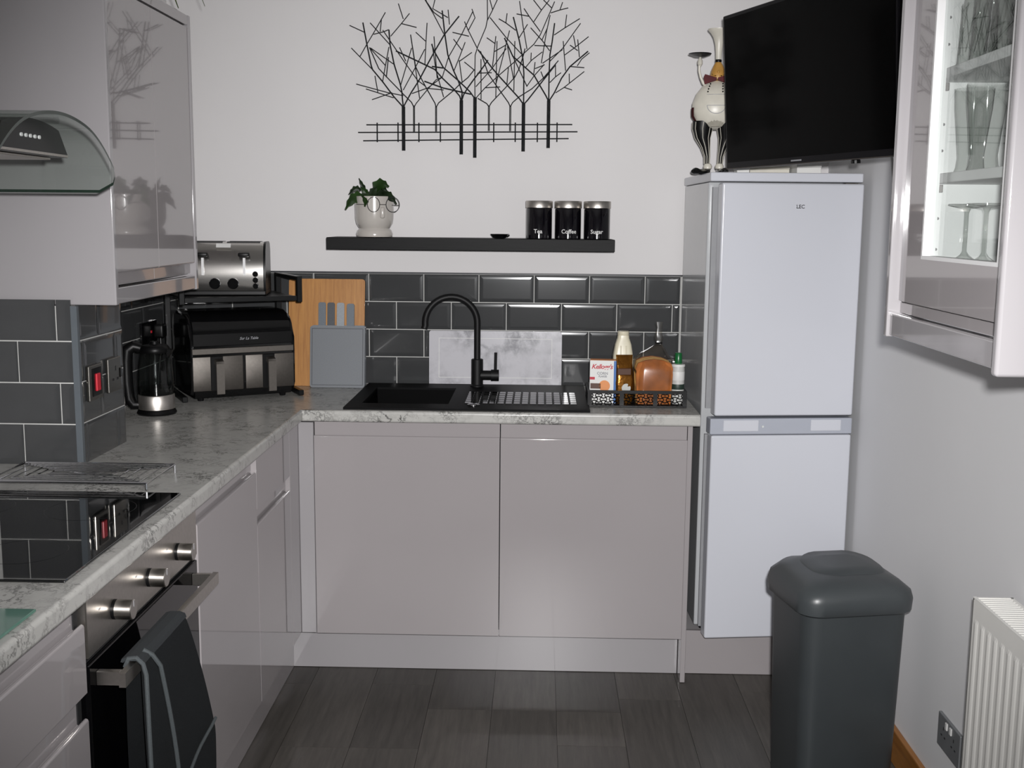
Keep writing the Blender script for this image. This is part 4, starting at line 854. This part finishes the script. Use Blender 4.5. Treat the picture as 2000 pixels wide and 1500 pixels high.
for xx in (-.068, .068):
    obj('lever_track', bx(xx-.004, xx+.004, -.0075, .01, .070, .128), 'carcass_white', q, local=True)
    b = B(); box(b, xx-.018, xx+.018, -.026, .006, .132, .146, .004, 2); obj('lever', b, 'black_plastic', q, local=True, smooth=True)
for xx in (-.030, .030):
    b = B(); tube(b, [(xx, .0, .042), (xx, -.018, .042)], .0165, 22); k = obj('dial', b, 'black_gloss', q, local=True, smooth=True)
    b = B(); tube(b, [(xx+.0175*math.cos(R(a)), -.006, .042+.0175*math.sin(R(a))) for a in range(0, 360, 15)], .0016, 6, closed=True); obj('dial_ring', b, 'chrome', k, local=True, smooth=True)
for xx in (-.104, .104):
    for zz in (.034, .054, .074):
        b = B(); tube(b, [(xx, .0, zz), (xx, -.0105, zz)], .0075, 14); k = obj('button', b, 'black_gloss', q, local=True, smooth=True)
        b = B(); tube(b, [(xx+.0085*math.cos(R(a)), -.0065, zz+.0085*math.sin(R(a))) for a in range(0, 360, 20)], .0013, 6, closed=True); obj('button_ring', b, 'chrome', k, local=True, smooth=True)
b = B(); box(b, -.024, .024, .0135, .0150, .1495, .1655); bmesh.ops.transform(b, matrix=Matrix.Translation((0, -.006, .012)) @ Matrix.Translation((0, .014, .155)) @ Matrix.Rotation(R(-38), 4, 'X') @ Matrix.Translation((0, -.014, -.155)), verts=b.verts[:]); obj('sticker', b, 'print_white', q, local=True)

q = thing('kettle', 'glass kettle with black handle and steel base by pillar', 'kettle', (-.960, -.700, WT), R(0))
b = B(); lathe(b, [(.058, .0015), (.060, .006), (.055, .016)], seg=36); obj('power_base', b, 'black_plastic', q, local=True, smooth=True)
b = B(); lathe(b, [(.050, .0165), (.0545, .018), (.0545, .060), (.053, .0625)], seg=40); obj('steel_band', b, 'stainless', q, local=True, smooth=True)
b = B(); lathe(b, [(.053, .063), (.054, .085), (.052, .13), (.047, .17), (.042, .195)], seg=40, cap=False); obj('glass_body', b, 'kettle_glass', q, local=True, smooth=True)
b = B(); lathe(b, [(.0005, .0635), (.051, .0635), (.0515, .085), (.0005, .0855)], seg=32, cap=False); obj('water', b, 'kettle_glass', q, local=True, smooth=True)
b = B(); lathe(b, [(.043, .192), (.045, .196), (.044, .206), (.038, .214), (.016, .218), (.014, .226), (.001, .227)], seg=36); obj('lid', b, 'black_plastic', q, local=True, smooth=True)
b = B()
hp = [(-.040, -.010, .205), (-.060, -.016, .212), (-.078, -.021, .200), (-.082, -.023, .165), (-.082, -.023, .10), (-.078, -.022, .05), (-.066, -.018, .030), (-.050, -.014, .030)]
tube(b, hp, [.014, .017, .019, .018, .018, .018, .016, .014], 12); obj('handle', b, 'black_plastic', q, local=True, smooth=True)
b = B(); prism(b, [(.041, .175), (.055, .200), (.038, .205)], -.014, .014, lambda t, n, z: (n, t, z)); obj('spout', b, 'black_plastic', q, local=True)

# ------------------------------------------------------------------ rack and board on the left worktop
q = thing('cooling_rack', 'chrome wire trivet rack lying behind the hob', 'wire rack', (-.82, -1.60, WT))
x0, x1, y0, y1, zz = -1.000, -.640, -1.700, -1.508, WT+.022
b = B(); tube(b, [(x0, y0, zz), (x1, y0, zz), (x1, y1, zz), (x0, y1, zz)], .0028, 8, closed=True); obj('outer_frame', b, 'chrome', q, smooth=True)
for i in range(1, 6):
    d = .0165*i; b = B(); tube(b, [(x0+d*1.3, y0+d, zz), (x1-d*1.3, y0+d, zz), (x1-d*1.3, y1-d, zz), (x0+d*1.3, y1-d, zz)], .0018, 6, closed=True); obj('wire_loop', b, 'chrome', q, smooth=True)
for a, c in (((x0, y0), (x1, y1)), ((x0, y1), (x1, y0))):
    b = B(); tube(b, [(a[0], a[1], zz-.003), (c[0], c[1], zz-.003)], .0020, 6); obj('brace', b, 'chrome', q, smooth=True)
for cx, cy in ((x0, y0), (x1, y0), (x1, y1), (x0, y1)):
    b = B(); tube(b, [(cx, cy, zz), (cx, cy, WT+.007 if cy == y0 else WT+.001)], .0028, 8); obj('foot', b, 'chrome', q, smooth=True)
o = obj('glass_board', bx(-.86, -.546, -2.80, -2.452, WT+.0005, WT+.006, .002, 2), 'teal_glass'); tag(o, 'teal glass board at the near end of the worktop', 'chopping board')

# ------------------------------------------------------------------ oven glove on the handle
q = thing('oven_glove', 'charcoal double oven glove hanging over the oven handle', 'oven glove', (-.49, -2.05, .35))
def sheet(yl, yr, zt, zb, xf, th, m, nm, wave=.006):
    b = B(); nu, nv = 14, 26; G = []
    for j in range(nv+1):
        s = j/nv; row = []
        for i in range(nu+1):
            u = i/nu; y = yl(s)+(yr(s)-yl(s))*u
            row.append(b.verts.new((xf(s)+wave*s*math.sin(u*7+s*2)+.004*math.sin(u*math.pi), y, zt(u)+(zb-zt(u))*s)))
        G.append(row)
    for a, c in zip(G, G[1:]):
        for i in range(nu): b.faces.new((a[i], a[i+1], c[i+1], c[i]))
    bmesh.ops.solidify(b, geom=b.faces[:], thickness=th)
    return obj(nm, b, m, q, smooth=True, angle=60), G
yl = lambda s: -2.195-.012*math.sin(s*3.0)+.01*s
yr = lambda s: -1.955+.16*min(1, s*1.5)**.8
sheet(yl, yr, lambda u: hz+.0175, .24, lambda s: -.4835+.006*math.sin(s*2.5), .006, 'cloth_charcoal', 'front_panel')
sheet(lambda s: yl(s)+.01, lambda s: yr(s*.6)-.01, lambda u: hz+.0175, .33, lambda s: -.5145-.002*s, .006, 'cloth_charcoal', 'rear_panel', wave=.002)
b = B(); prism(b, [(-.5205, hz+.013), (-.518, hz+.0195), (-.508, hz+.0225), (-.490, hz+.0225), (-.480, hz+.019), (-.477, hz+.011), (-.483, hz+.012), (-.486, hz+.0155), (-.512, hz+.0155), (-.5155, hz+.012)], -2.195, -1.955, lambda t, n, z: (n, t, z)); obj('fold', b, 'cloth_charcoal', q)
xs_ = -.4745
ptsL = [(-.512, -2.196, hz+.005), (-.505, -2.197, hz+.021), (-.490, -2.198, hz+.023), (-.478, -2.199, hz+.012)]+[(-.474+.006*math.sin(s*2.5), yl(s)-.002, hz+.015+(.24-hz-.015)*s) for s in [.05+.95*i/14 for i in range(15)]]
b = B(); tube(b, ptsL, .0042, 8); obj('piping', b, 'cloth_piping', q, smooth=True)
ptsM = [(-.490, -2.165, hz+.025), (-.475, -2.160, hz+.014)]+[(-.466+.006*math.sin(s*2.5), -2.155+.075*math.sin(min(1, s*1.25)*1.57)+.01*s, hz+.012+(.24-hz-.012)*s) for s in [.05+.95*i/14 for i in range(15)]]
b = B(); tube(b, ptsM, .0042, 8); obj('piping', b, 'cloth_piping', q, smooth=True)
ptsD = [(-.4645+.002*math.sin(i), -2.085+.255*i/8, .40+.045*i/8) for i in range(9)]
b = B(); tube(b, ptsD, .0034, 8); obj('piping', b, 'cloth_piping', q, smooth=True)

# ------------------------------------------------------------------ basket of groceries
q = thing('storage_basket', 'black plastic lattice basket holding groceries beside the fridge', 'basket', (.548, -.36, WT))
x0, x1, y0, y1, z0, z1 = .384, .708, -.470, -.285, WT+.001, WT+.056
b = B(); cells(b, [x0, x0+.007, x1-.007, x1], [y0, y0+.007, y1-.007, y1], z1-.010, z1, skip=lambda x, y: x0+.007 < x < x1-.007 and y0+.007 < y < y1-.007); obj('rim', b, 'black_plastic', q)
obj('base', bx(x0, x1, y0, y1, z0, z0+.006, .001, 1), 'black_plastic', q)
for xa in (x0, x0+.1045, x0+.214, x1-.014):
    obj('rib', bx(xa, xa+.014, y0, y0+.004, z0+.006, z1-.010), 'black_plastic', q)
def lattice(nm, f, t0, t1):
    b = B(); n = max(2, round((t1-t0)/.0155)); st = (t1-t0)/n; za, zb = z0+.006, z1-.010; h3 = (zb-za)/3
    for i in range(n):
        for j in range(3):
            ta, zz = t0+i*st, za+j*h3
            for p, r_ in (((0, 0), (1, 1)), ((0, 1), (1, 0))):
                if (i+j) % 2:
                    pts = [(ta+st*p[0], zz+h3*p[1]), (ta+st*.5, zz+h3*(.5+(.22 if p[1] else -.22))), (ta+st*r_[0], zz+h3*p[1])]
                else:
                    pts = [(ta+st*(0 if p[1] else 1), zz), (ta+st*(.5-(.22 if p[1] else -.22)), zz+h3*.5), (ta+st*(0 if p[1] else 1), zz+h3)]
                tube(b, [f(u, v) for u, v in pts], .0016, 4)
    return obj(nm, b, 'black_plastic', q)
lattice('lattice_panel', lambda u, v: (u, y0+.002, v), x0+.014, x0+.1045); lattice('lattice_panel', lambda u, v: (u, y0+.002, v), x0+.1185, x0+.214); lattice('lattice_panel', lambda u, v: (u, y0+.002, v), x0+.228, x1-.014)
obj('back_panel', bx(x0, x1, y1-.004, y1, z0+.006, z1-.010), 'black_plastic', q)
for xa in (x0, x1-.004):
    lattice('side_lattice', lambda u, v: (xa+.002, u, v), y0+.004, y1-.004)
ZB = z0+.0065
q = thing('cereal_box', 'small white and blue cornflakes box in the basket', 'box', (.435, -.42, ZB), R(-5))
bd = obj('carton', bx(-.043, .043, -.012, .030, 0, .142, .001, 1), 'box_white', q, local=True)
obj('blue_side', bx(.0431, .0438, -.012, .030, .001, .141), 'box_blue', q, local=True); obj('top_flap', bx(-.0425, .0425, -.0115, .0295, .1421, .1428), 'print_orange', q, local=True)
obj('blue_edge', bx(.036, .0431, -.0126, -.0121, .001, .141), 'box_blue', q, local=True)
def flat_text(parent, s, size, x, z, y, m, shear=0, bold=.0004, spacing=1):
    b = text_mesh(s, size, .0002, shear=shear, bold=bold, spacing=spacing); bmesh.ops.transform(b, matrix=Matrix.Translation((x, y, z)) @ Matrix.Rotation(R(90), 4, 'X'), verts=b.verts[:]); return obj('lettering', b, m, parent, local=True)
flat_text(bd, "Kellogg's", .0215, -.003, .121, -.0124, 'print_red', shear=.3, bold=.0005, spacing=.92)
flat_text(bd, 'CORN', .0125, -.001, .099, -.0124, 'print_grey'); flat_text(bd, 'FLAKES', .0085, .0, .089, -.0124, 'print_grey')
b = B(); lathe(b, [(.001, 0), (.0185, 0), (.0185, .0006), (.001, .0006)], seg=24); bmesh.ops.transform(b, matrix=Matrix.Translation((.006, -.0121, .058)) @ Matrix.Rotation(R(90), 4, 'X'), verts=b.verts[:]); obj('bowl_print', b, 'print_orange', bd, local=True)
b = B(); box(b, -.040, -.006, -.0127, -.0121, .048, .066, .0002, 1); obj('cockerel_patch', b, 'print_brown', bd, local=True)
b = B(); box(b, -.0425, -.026, -.0125, -.0121, .078, .087); obj('red_patch', b, 'print_red', bd, local=True)
q = thing('foil_bag', 'shiny gold and brown foil bag next to the cereal', 'bag', (.505, -.415, ZB), R(6))
b = B(); rows = []
for zz, hw, hd in ((0, .026, .018), (.02, .030, .022), (.07, .031, .023), (.105, .028, .016), (.135, .027, .006), (.160, .027, .002)):
    rows.append([b.verts.new((x*(1+.04*math.sin(zz*170+y*300)), y+.002*math.sin(x*260+zz*90), zz)) for x, y in rrect(-hw, hw, -hd, hd, min(hd*.9, .012), 4)])
skin(b, rows); bd = obj('pouch', b, 'foil_gold', q, local=True, smooth=True)
b = B(); lathe(b, [(.001, 0), (.015, 0), (.015, .001), (.001, .0012)], seg=24); bmesh.ops.transform(b, matrix=Matrix.Translation((.004, -.0232, .052)) @ Matrix.Rotation(R(90), 4, 'X'), verts=b.verts[:]); obj('label_patch', b, 'label_paper', q, local=True)
b = B(); box(b, -.027, .020, -.0245, -.0185, .095, .118, .002, 1); obj('dark_band', b, 'print_brown', q, local=True)
q = thing('milk_bottle', 'cream plastic bottle standing behind the foil bag', 'bottle', (.505, -.345, ZB))
b = B(); rows = []
for zz, hw, hd in ((0, .030, .026), (.01, .033, .029), (.11, .034, .030), (.15, .033, .029), (.188, .027, .024), (.208, .020, .019), (.218, .019, .018)):
    rows.append([b.verts.new((x, y, zz)) for x, y in rrect(-hw, hw, -hd, hd, .012, 4)])
skin(b, rows); obj('body', b, 'milk_plastic', q, local=True, smooth=True, angle=50)
for xx in (-.011, .007):
    obj('moulded_rib', bx(xx, xx+.004, -.0305, -.026, .12, .185, .001, 1), 'milk_plastic', q, local=True)
b = B(); lathe(b, [(.0185, .218), (.0195, .220), (.0195, .230), (.0175, .232), (.001, .2322)], seg=24); obj('cap', b, 'milk_plastic', q, local=True, smooth=True)
q = thing('bread_loaf', 'sliced bread in a clear bag in the basket', 'bread', (.602, -.40, ZB))
prf = [(-.056, .001), (.056, .001), (.058, .05), (.058, .10), (.062, .118), (.055, .136), (.03, .146), (0, .150), (-.03, .146), (-.055, .136), (-.062, .118), (-.058, .10), (-.058, .05)]
for i in range(5):
    b = B(); y = -.050+i*.0225
    prism(b, [(n*.985, z) for n, z in prf], y, y+.020, lambda t, n, z: (n, t, z)); bmesh.ops.bevel(b, geom=[e for e in b.edges if abs(e.verts[0].co.y-e.verts[1].co.y) < 1e-6], offset=.003, segments=2, affect='EDGES'); obj('slice', b, 'bread_crust' if i in (0, 4) else 'bread_crumb', q, local=True, smooth=True)
b = B(); rows = []
for zz, hw, hd, oy in ((.0005, .061, .055, 0), (.05, .065, .059, 0), (.11, .067, .060, .001), (.145, .060, .052, .002), (.162, .046, .036, .006), (.176, .030, .022, .01), (.190, .014, .010, .012), (.198, .009, .007, .012), (.210, .013, .009, .012), (.228, .011, .006, .012), (.250, .008, .004, .012), (.268, .012, .003, .012)):
    rows.append([b.verts.new((x+.0025*math.sin(y*240+zz*130)+(.018 if zz > .16 else .0)*min(1, (zz-.16)*30 if zz > .16 else 0), y+oy+.0025*math.sin(x*210+zz*170), zz)) for x, y in rrect(-hw, hw, -hd, hd, min(hw, hd)*.6, 5)])
skin(b, rows, cap1=False); obj('plastic_bag', b, 'clear_bag', q, local=True, smooth=True, angle=60)
b = B(); tube(b, [(.018+.0095*math.cos(R(a)), .012+.0085*math.sin(R(a)), .198) for a in range(0, 360, 30)], .003, 6, closed=True); obj('tie', b, 'black_plastic', q, local=True)
q = thing('seasoning_bottle', 'clear bottle with green cap at basket end by fridge', 'bottle', (.682, -.425, ZB))
b = B(); lathe(b, [(.018, .0005), (.0215, .003), (.0215, .118), (.020, .126)], seg=28); obj('body', b, 'label_paper', q, local=True, smooth=True)
b = B(); lathe(b, [(.0222, .125), (.0228, .127), (.0222, .132), (.013, .134)], seg=28); obj('collar', b, 'box_white', q, local=True, smooth=True)
b = B(); lathe(b, [(.012, .134), (.0125, .136), (.0115, .168), (.010, .170), (.001, .1702)], seg=24); obj('cap', b, 'green_cap', q, local=True, smooth=True)
b = B(); lathe(b, [(.0217, .050), (.0219, .0505), (.0219, .067), (.0217, .0675)], seg=28, cap=False); obj('label_band', b, 'dark_label', q, local=True, smooth=True)
b = B(); lathe(b, [(.0217, .080), (.0219, .0805), (.0219, .108), (.0217, .1085)], seg=28, cap=False); obj('label_paper', b, 'print_white', q, local=True, smooth=True)

# ------------------------------------------------------------------ chef ornament
CZ = 1.6635
q = thing('chef_ornament', 'tall painted chef ornament carrying a tray on the fridge', 'ornament', (.795, -.30, CZ), R(-6))
k = .00166
P = lambda u, v: ((u-1391)*k, (338-v)*k)
for s, cx in ((-1, 1379), (1, 1402)):
    x = P(cx, 0)[0]
    b = B(); rows = []
    for i in range(9):
        a = i/8; yy = .022-.085*a; w = .010+.006*math.sin(a*math.pi)*(1 if a < .75 else 1.3); h = .024-.012*a if a < .7 else .0156+.006*math.sin((a-.7)/.3*math.pi)
        rows.append([b.verts.new((x+s*.014*a*1.2-(.03*a if s < 0 else 0)+w*math.cos(R(t_)), yy, .0005+max(0, h*(.5+.5*math.sin(R(t_)))))) for t_ in range(0, 360, 30)])
    skin(b, rows); obj('shoe', b, 'black_gloss', q, local=True, smooth=True, angle=60)
    b = B(); lathe(b, [(.006, .018), (.0135, .021), (.0145, .029), (.011, .036), (.007, .038)], x, .006, 0, seg=16); obj('sock', b, 'cream_enamel', q, local=True, smooth=True)
    # trouser leg: black with pale stripes
    b = B(); seg = 24; rows = []
    for cu, z, r in ((1377 if s < 0 else 1403, .034, .0085), (1377 if s < 0 else 1404, .06, .0095), (1373 if s < 0 else 1408, .09, .015), (1367 if s < 0 else 1414, .12, .025), (1366 if s < 0 else 1415, .15, .033), (1368 if s < 0 else 1413, .175, .036)):
        rows.append([b.verts.new((P(cu, 0)[0]+r*math.cos(2*math.pi*i/seg), .006+r*.85*math.sin(2*math.pi*i/seg), z)) for i in range(seg)])
    skin(b, rows)
    obj('trouser_leg', b, 'black_plastic', q, local=True, smooth=True)
    b = B()
    for i in range(0, seg, 3):
        tube(b, [(P(cu, 0)[0]+(r+.0004)*math.cos(2*math.pi*i/seg), .006+(r*.85+.0004)*math.sin(2*math.pi*i/seg), z) for cu, z, r in ((1377 if s < 0 else 1403, .036, .0085), (1377 if s < 0 else 1404, .06, .0095), (1373 if s < 0 else 1408, .09, .015), (1367 if s < 0 else 1414, .12, .025), (1366 if s < 0 else 1415, .15, .033), (1368 if s < 0 else 1413, .172, .036))], .0011, 4)
    obj('stripe', b, 'cream_enamel', q, local=True)
b = B(); lathe(b, [(.010, .148), (.045, .158), (.068, .178), (.078, .205), (.077, .232), (.066, .262), (.046, .288), (.026, .302), (.012, .308)], 0, .006, 0, seg=36, sy=.62); obj('body', b, 'cream_enamel', q, local=True, smooth=True)
b = B(); rows = []
for r, z in ((.060, .166), (.0695, .176), (.0785, .190), (.0795, .206), (.0790, .218)):
    rows.append([b.verts.new((r*1.01*math.sin(R(t_)), .006-r*.63*math.cos(R(t_)), z)) for t_ in range(64, 297, 8)])
for a, c in zip(rows, rows[1:]):
    for i in range(len(a)-1): b.faces.new((a[i], a[i+1], c[i+1], c[i]))
bmesh.ops.solidify(b, geom=b.faces[:], thickness=.001); obj('waistcoat', b, 'red_paint', q, local=True, smooth=True)
b = B(); rows = []
ap = [(.006, .152), (.040, .156), (.062, .178), (.070, .205), (.069, .232), (.060, .257)]
for r, z in ap:
    rows.append([b.verts.new((r*1.03*math.sin(R(t_)), .006-r*.66*math.cos(R(t_))-.001, z)) for t_ in range(-62, 63, 8)])
for a, c in zip(rows, rows[1:]):
    for i in range(len(a)-1): b.faces.new((a[i], a[i+1], c[i+1], c[i]))
bmesh.ops.solidify(b, geom=b.faces[:], thickness=.001); obj('apron', b, 'cream_enamel', q, local=True, smooth=True)
b = B(); tube(b, [(.0635*math.sin(R(t_)), .006-.0415*math.cos(R(t_)), .2575) for t_ in range(-70, 71, 10)], .0012, 5); obj('apron_hem', b, 'print_grey', q, local=True)
b = B(); tube(b, [(.030*math.sin(R(t_)), -.044, .222+.026*-math.cos(R(t_))) for t_ in range(-90, 91, 12)], .0012, 5); tube(b, [(-.030, -.0435, .222), (.030, -.0435, .222)], .0010, 5); obj('apron_pocket', b, 'print_grey', q, local=True)
for x, z in ((-.021, .292), (-.024, .284), (-.027, .275), (-.029, .266), (.019, .292), (.019, .284), (.019, .275), (.019, .266)):
    b = B(); lathe(b, [(.0026, -.002), (.0026, .002), (.001, .0026)], 0, 0, 0, seg=10); bmesh.ops.transform(b, matrix=Matrix.Translation((x, -.024-(.292-z)*.45, z)) @ Matrix.Rotation(R(90), 4, 'X'), verts=b.verts[:]); obj('coat_button', b, 'black_gloss', q, local=True)
for s in (-1, 1):
    b = B(); prism(b, [(.002*s, .303), (.040*s, .290), (.044*s, .312), (.040*s, .322), (.002*s, .311)], -.034, -.020, lambda t, n, z: (n, t, z)); obj('bow_tie', b, 'red_paint', q, local=True)
b = B(); lathe(b, [(.012, .303), (.025, .308), (.026, .320), (.022, .338), (.015, .353), (.0100, .362)], .003, -.004, 0, seg=24); hd = obj('head', b, 'skin_paint', q, local=True, smooth=True)
b = B(); lathe(b, [(.001, -.004), (.004, -.002), (.005, .002), (.002, .006)], .003, -.027, .328, seg=12); obj('nose', b, 'skin_paint', hd, local=True, smooth=True)
for s in (-1, 1):
    b = B(); lathe(b, [(.0008, -.0014), (.0016, 0), (.0008, .0014)], .003+s*.0065, -.0195, .338, seg=8); obj('eye', b, 'black_gloss', hd, local=True)
    b = B(); tube(b, [(.003, -.027, .319), (.003+s*.009, -.0255, .317), (.003+s*.017, -.021, .320), (.003+s*.021, -.017, .325)], [.003, .0032, .0022, .0008], 6); obj('moustache', b, 'black_gloss', hd, local=True, smooth=True)
b = B(); lathe(b, [(.0100, .362), (.0105, .364), (.0105, .369), (.0100, .371)], .003, -.004, 0, seg=20); obj('hat_band', b, 'black_plastic', q, local=True, smooth=True)
b = B(); lathe(b, [(.0095, .370), (.0105, .395), (.0135, .420), (.019, .440), (.028, .455), (.036, .463), (.037, .468), (.030, .466), (.012, .452), (.001, .446)], .003, -.004, 0, seg=28, sy=.8); obj('hat', b, 'cream_enamel', q, local=True, smooth=True)
b = B(); tube(b, [(-.032, -.002, .285), (-.044, -.006, .297), (-.053, -.010, .315), (-.0585, -.014, .335), (-.0585, -.016, .350), (-.057, -.016, .362)], [.0055, .005, .0042, .004, .0042, .004], 10); ar = obj('arm', b, 'cream_enamel', q, local=True, smooth=True)
b = B(); lathe(b, [(.003, .348), (.0085, .356), (.008, .366), (.003, .378)], -.0565, -.016, 0, seg=12); obj('hand', b, 'cream_enamel', ar, local=True, smooth=True)
b = B(); lathe(b, [(.004, .3785), (.018, .3795), (.036, .3865), (.0375, .389), (.034, .3885), (.001, .3845)], -.0575, -.016, 0, seg=32); obj('tray', b, 'black_satin', q, local=True, smooth=True)
b = B(); tube(b, [(.034, -.004, .282), (.048, -.014, .262), (.058, -.026, .240), (.050, -.036, .228)], [.0055, .005, .0045, .004], 10); obj('arm', b, 'cream_enamel', q, local=True, smooth=True)

# ------------------------------------------------------------------ plant on the wall cabinet
q = thing('spider_plant', 'strap-leaved green plant on top of the wall cabinet', 'plant', (-.96, -1.0, 2.0705))
b = B(); lathe(b, [(.05, .0005), (.053, .003), (.066, .10), (.068, .104), (.062, .104), (.058, .09), (.001, .088)], -.96, -1.0, 2.0705, seg=28); obj('pot', b, 'pot_ceramic', q, smooth=True)
for p1, p2, w in (((-.86, -.93, 2.33), (-.806, -.842, 2.092), .010), ((-.80, -.95, 2.38), (-.722, -.872, 2.092), .006), ((-.92, -.85, 2.40), (-.93, -.72, 2.20), .009), ((-1.0, -.9, 2.38), (-1.05, -.78, 2.22), .009), ((-.90, -1.1, 2.40), (-.82, -1.2, 2.22), .009), ((-1.0, -1.1, 2.40), (-1.04, -1.2, 2.2), .009)):
    obj('leaf', leaf(poly((-.96, -1.0, 2.16), p1, p2, 12), w, .0008), 'leaf_strap', q, smooth=True)
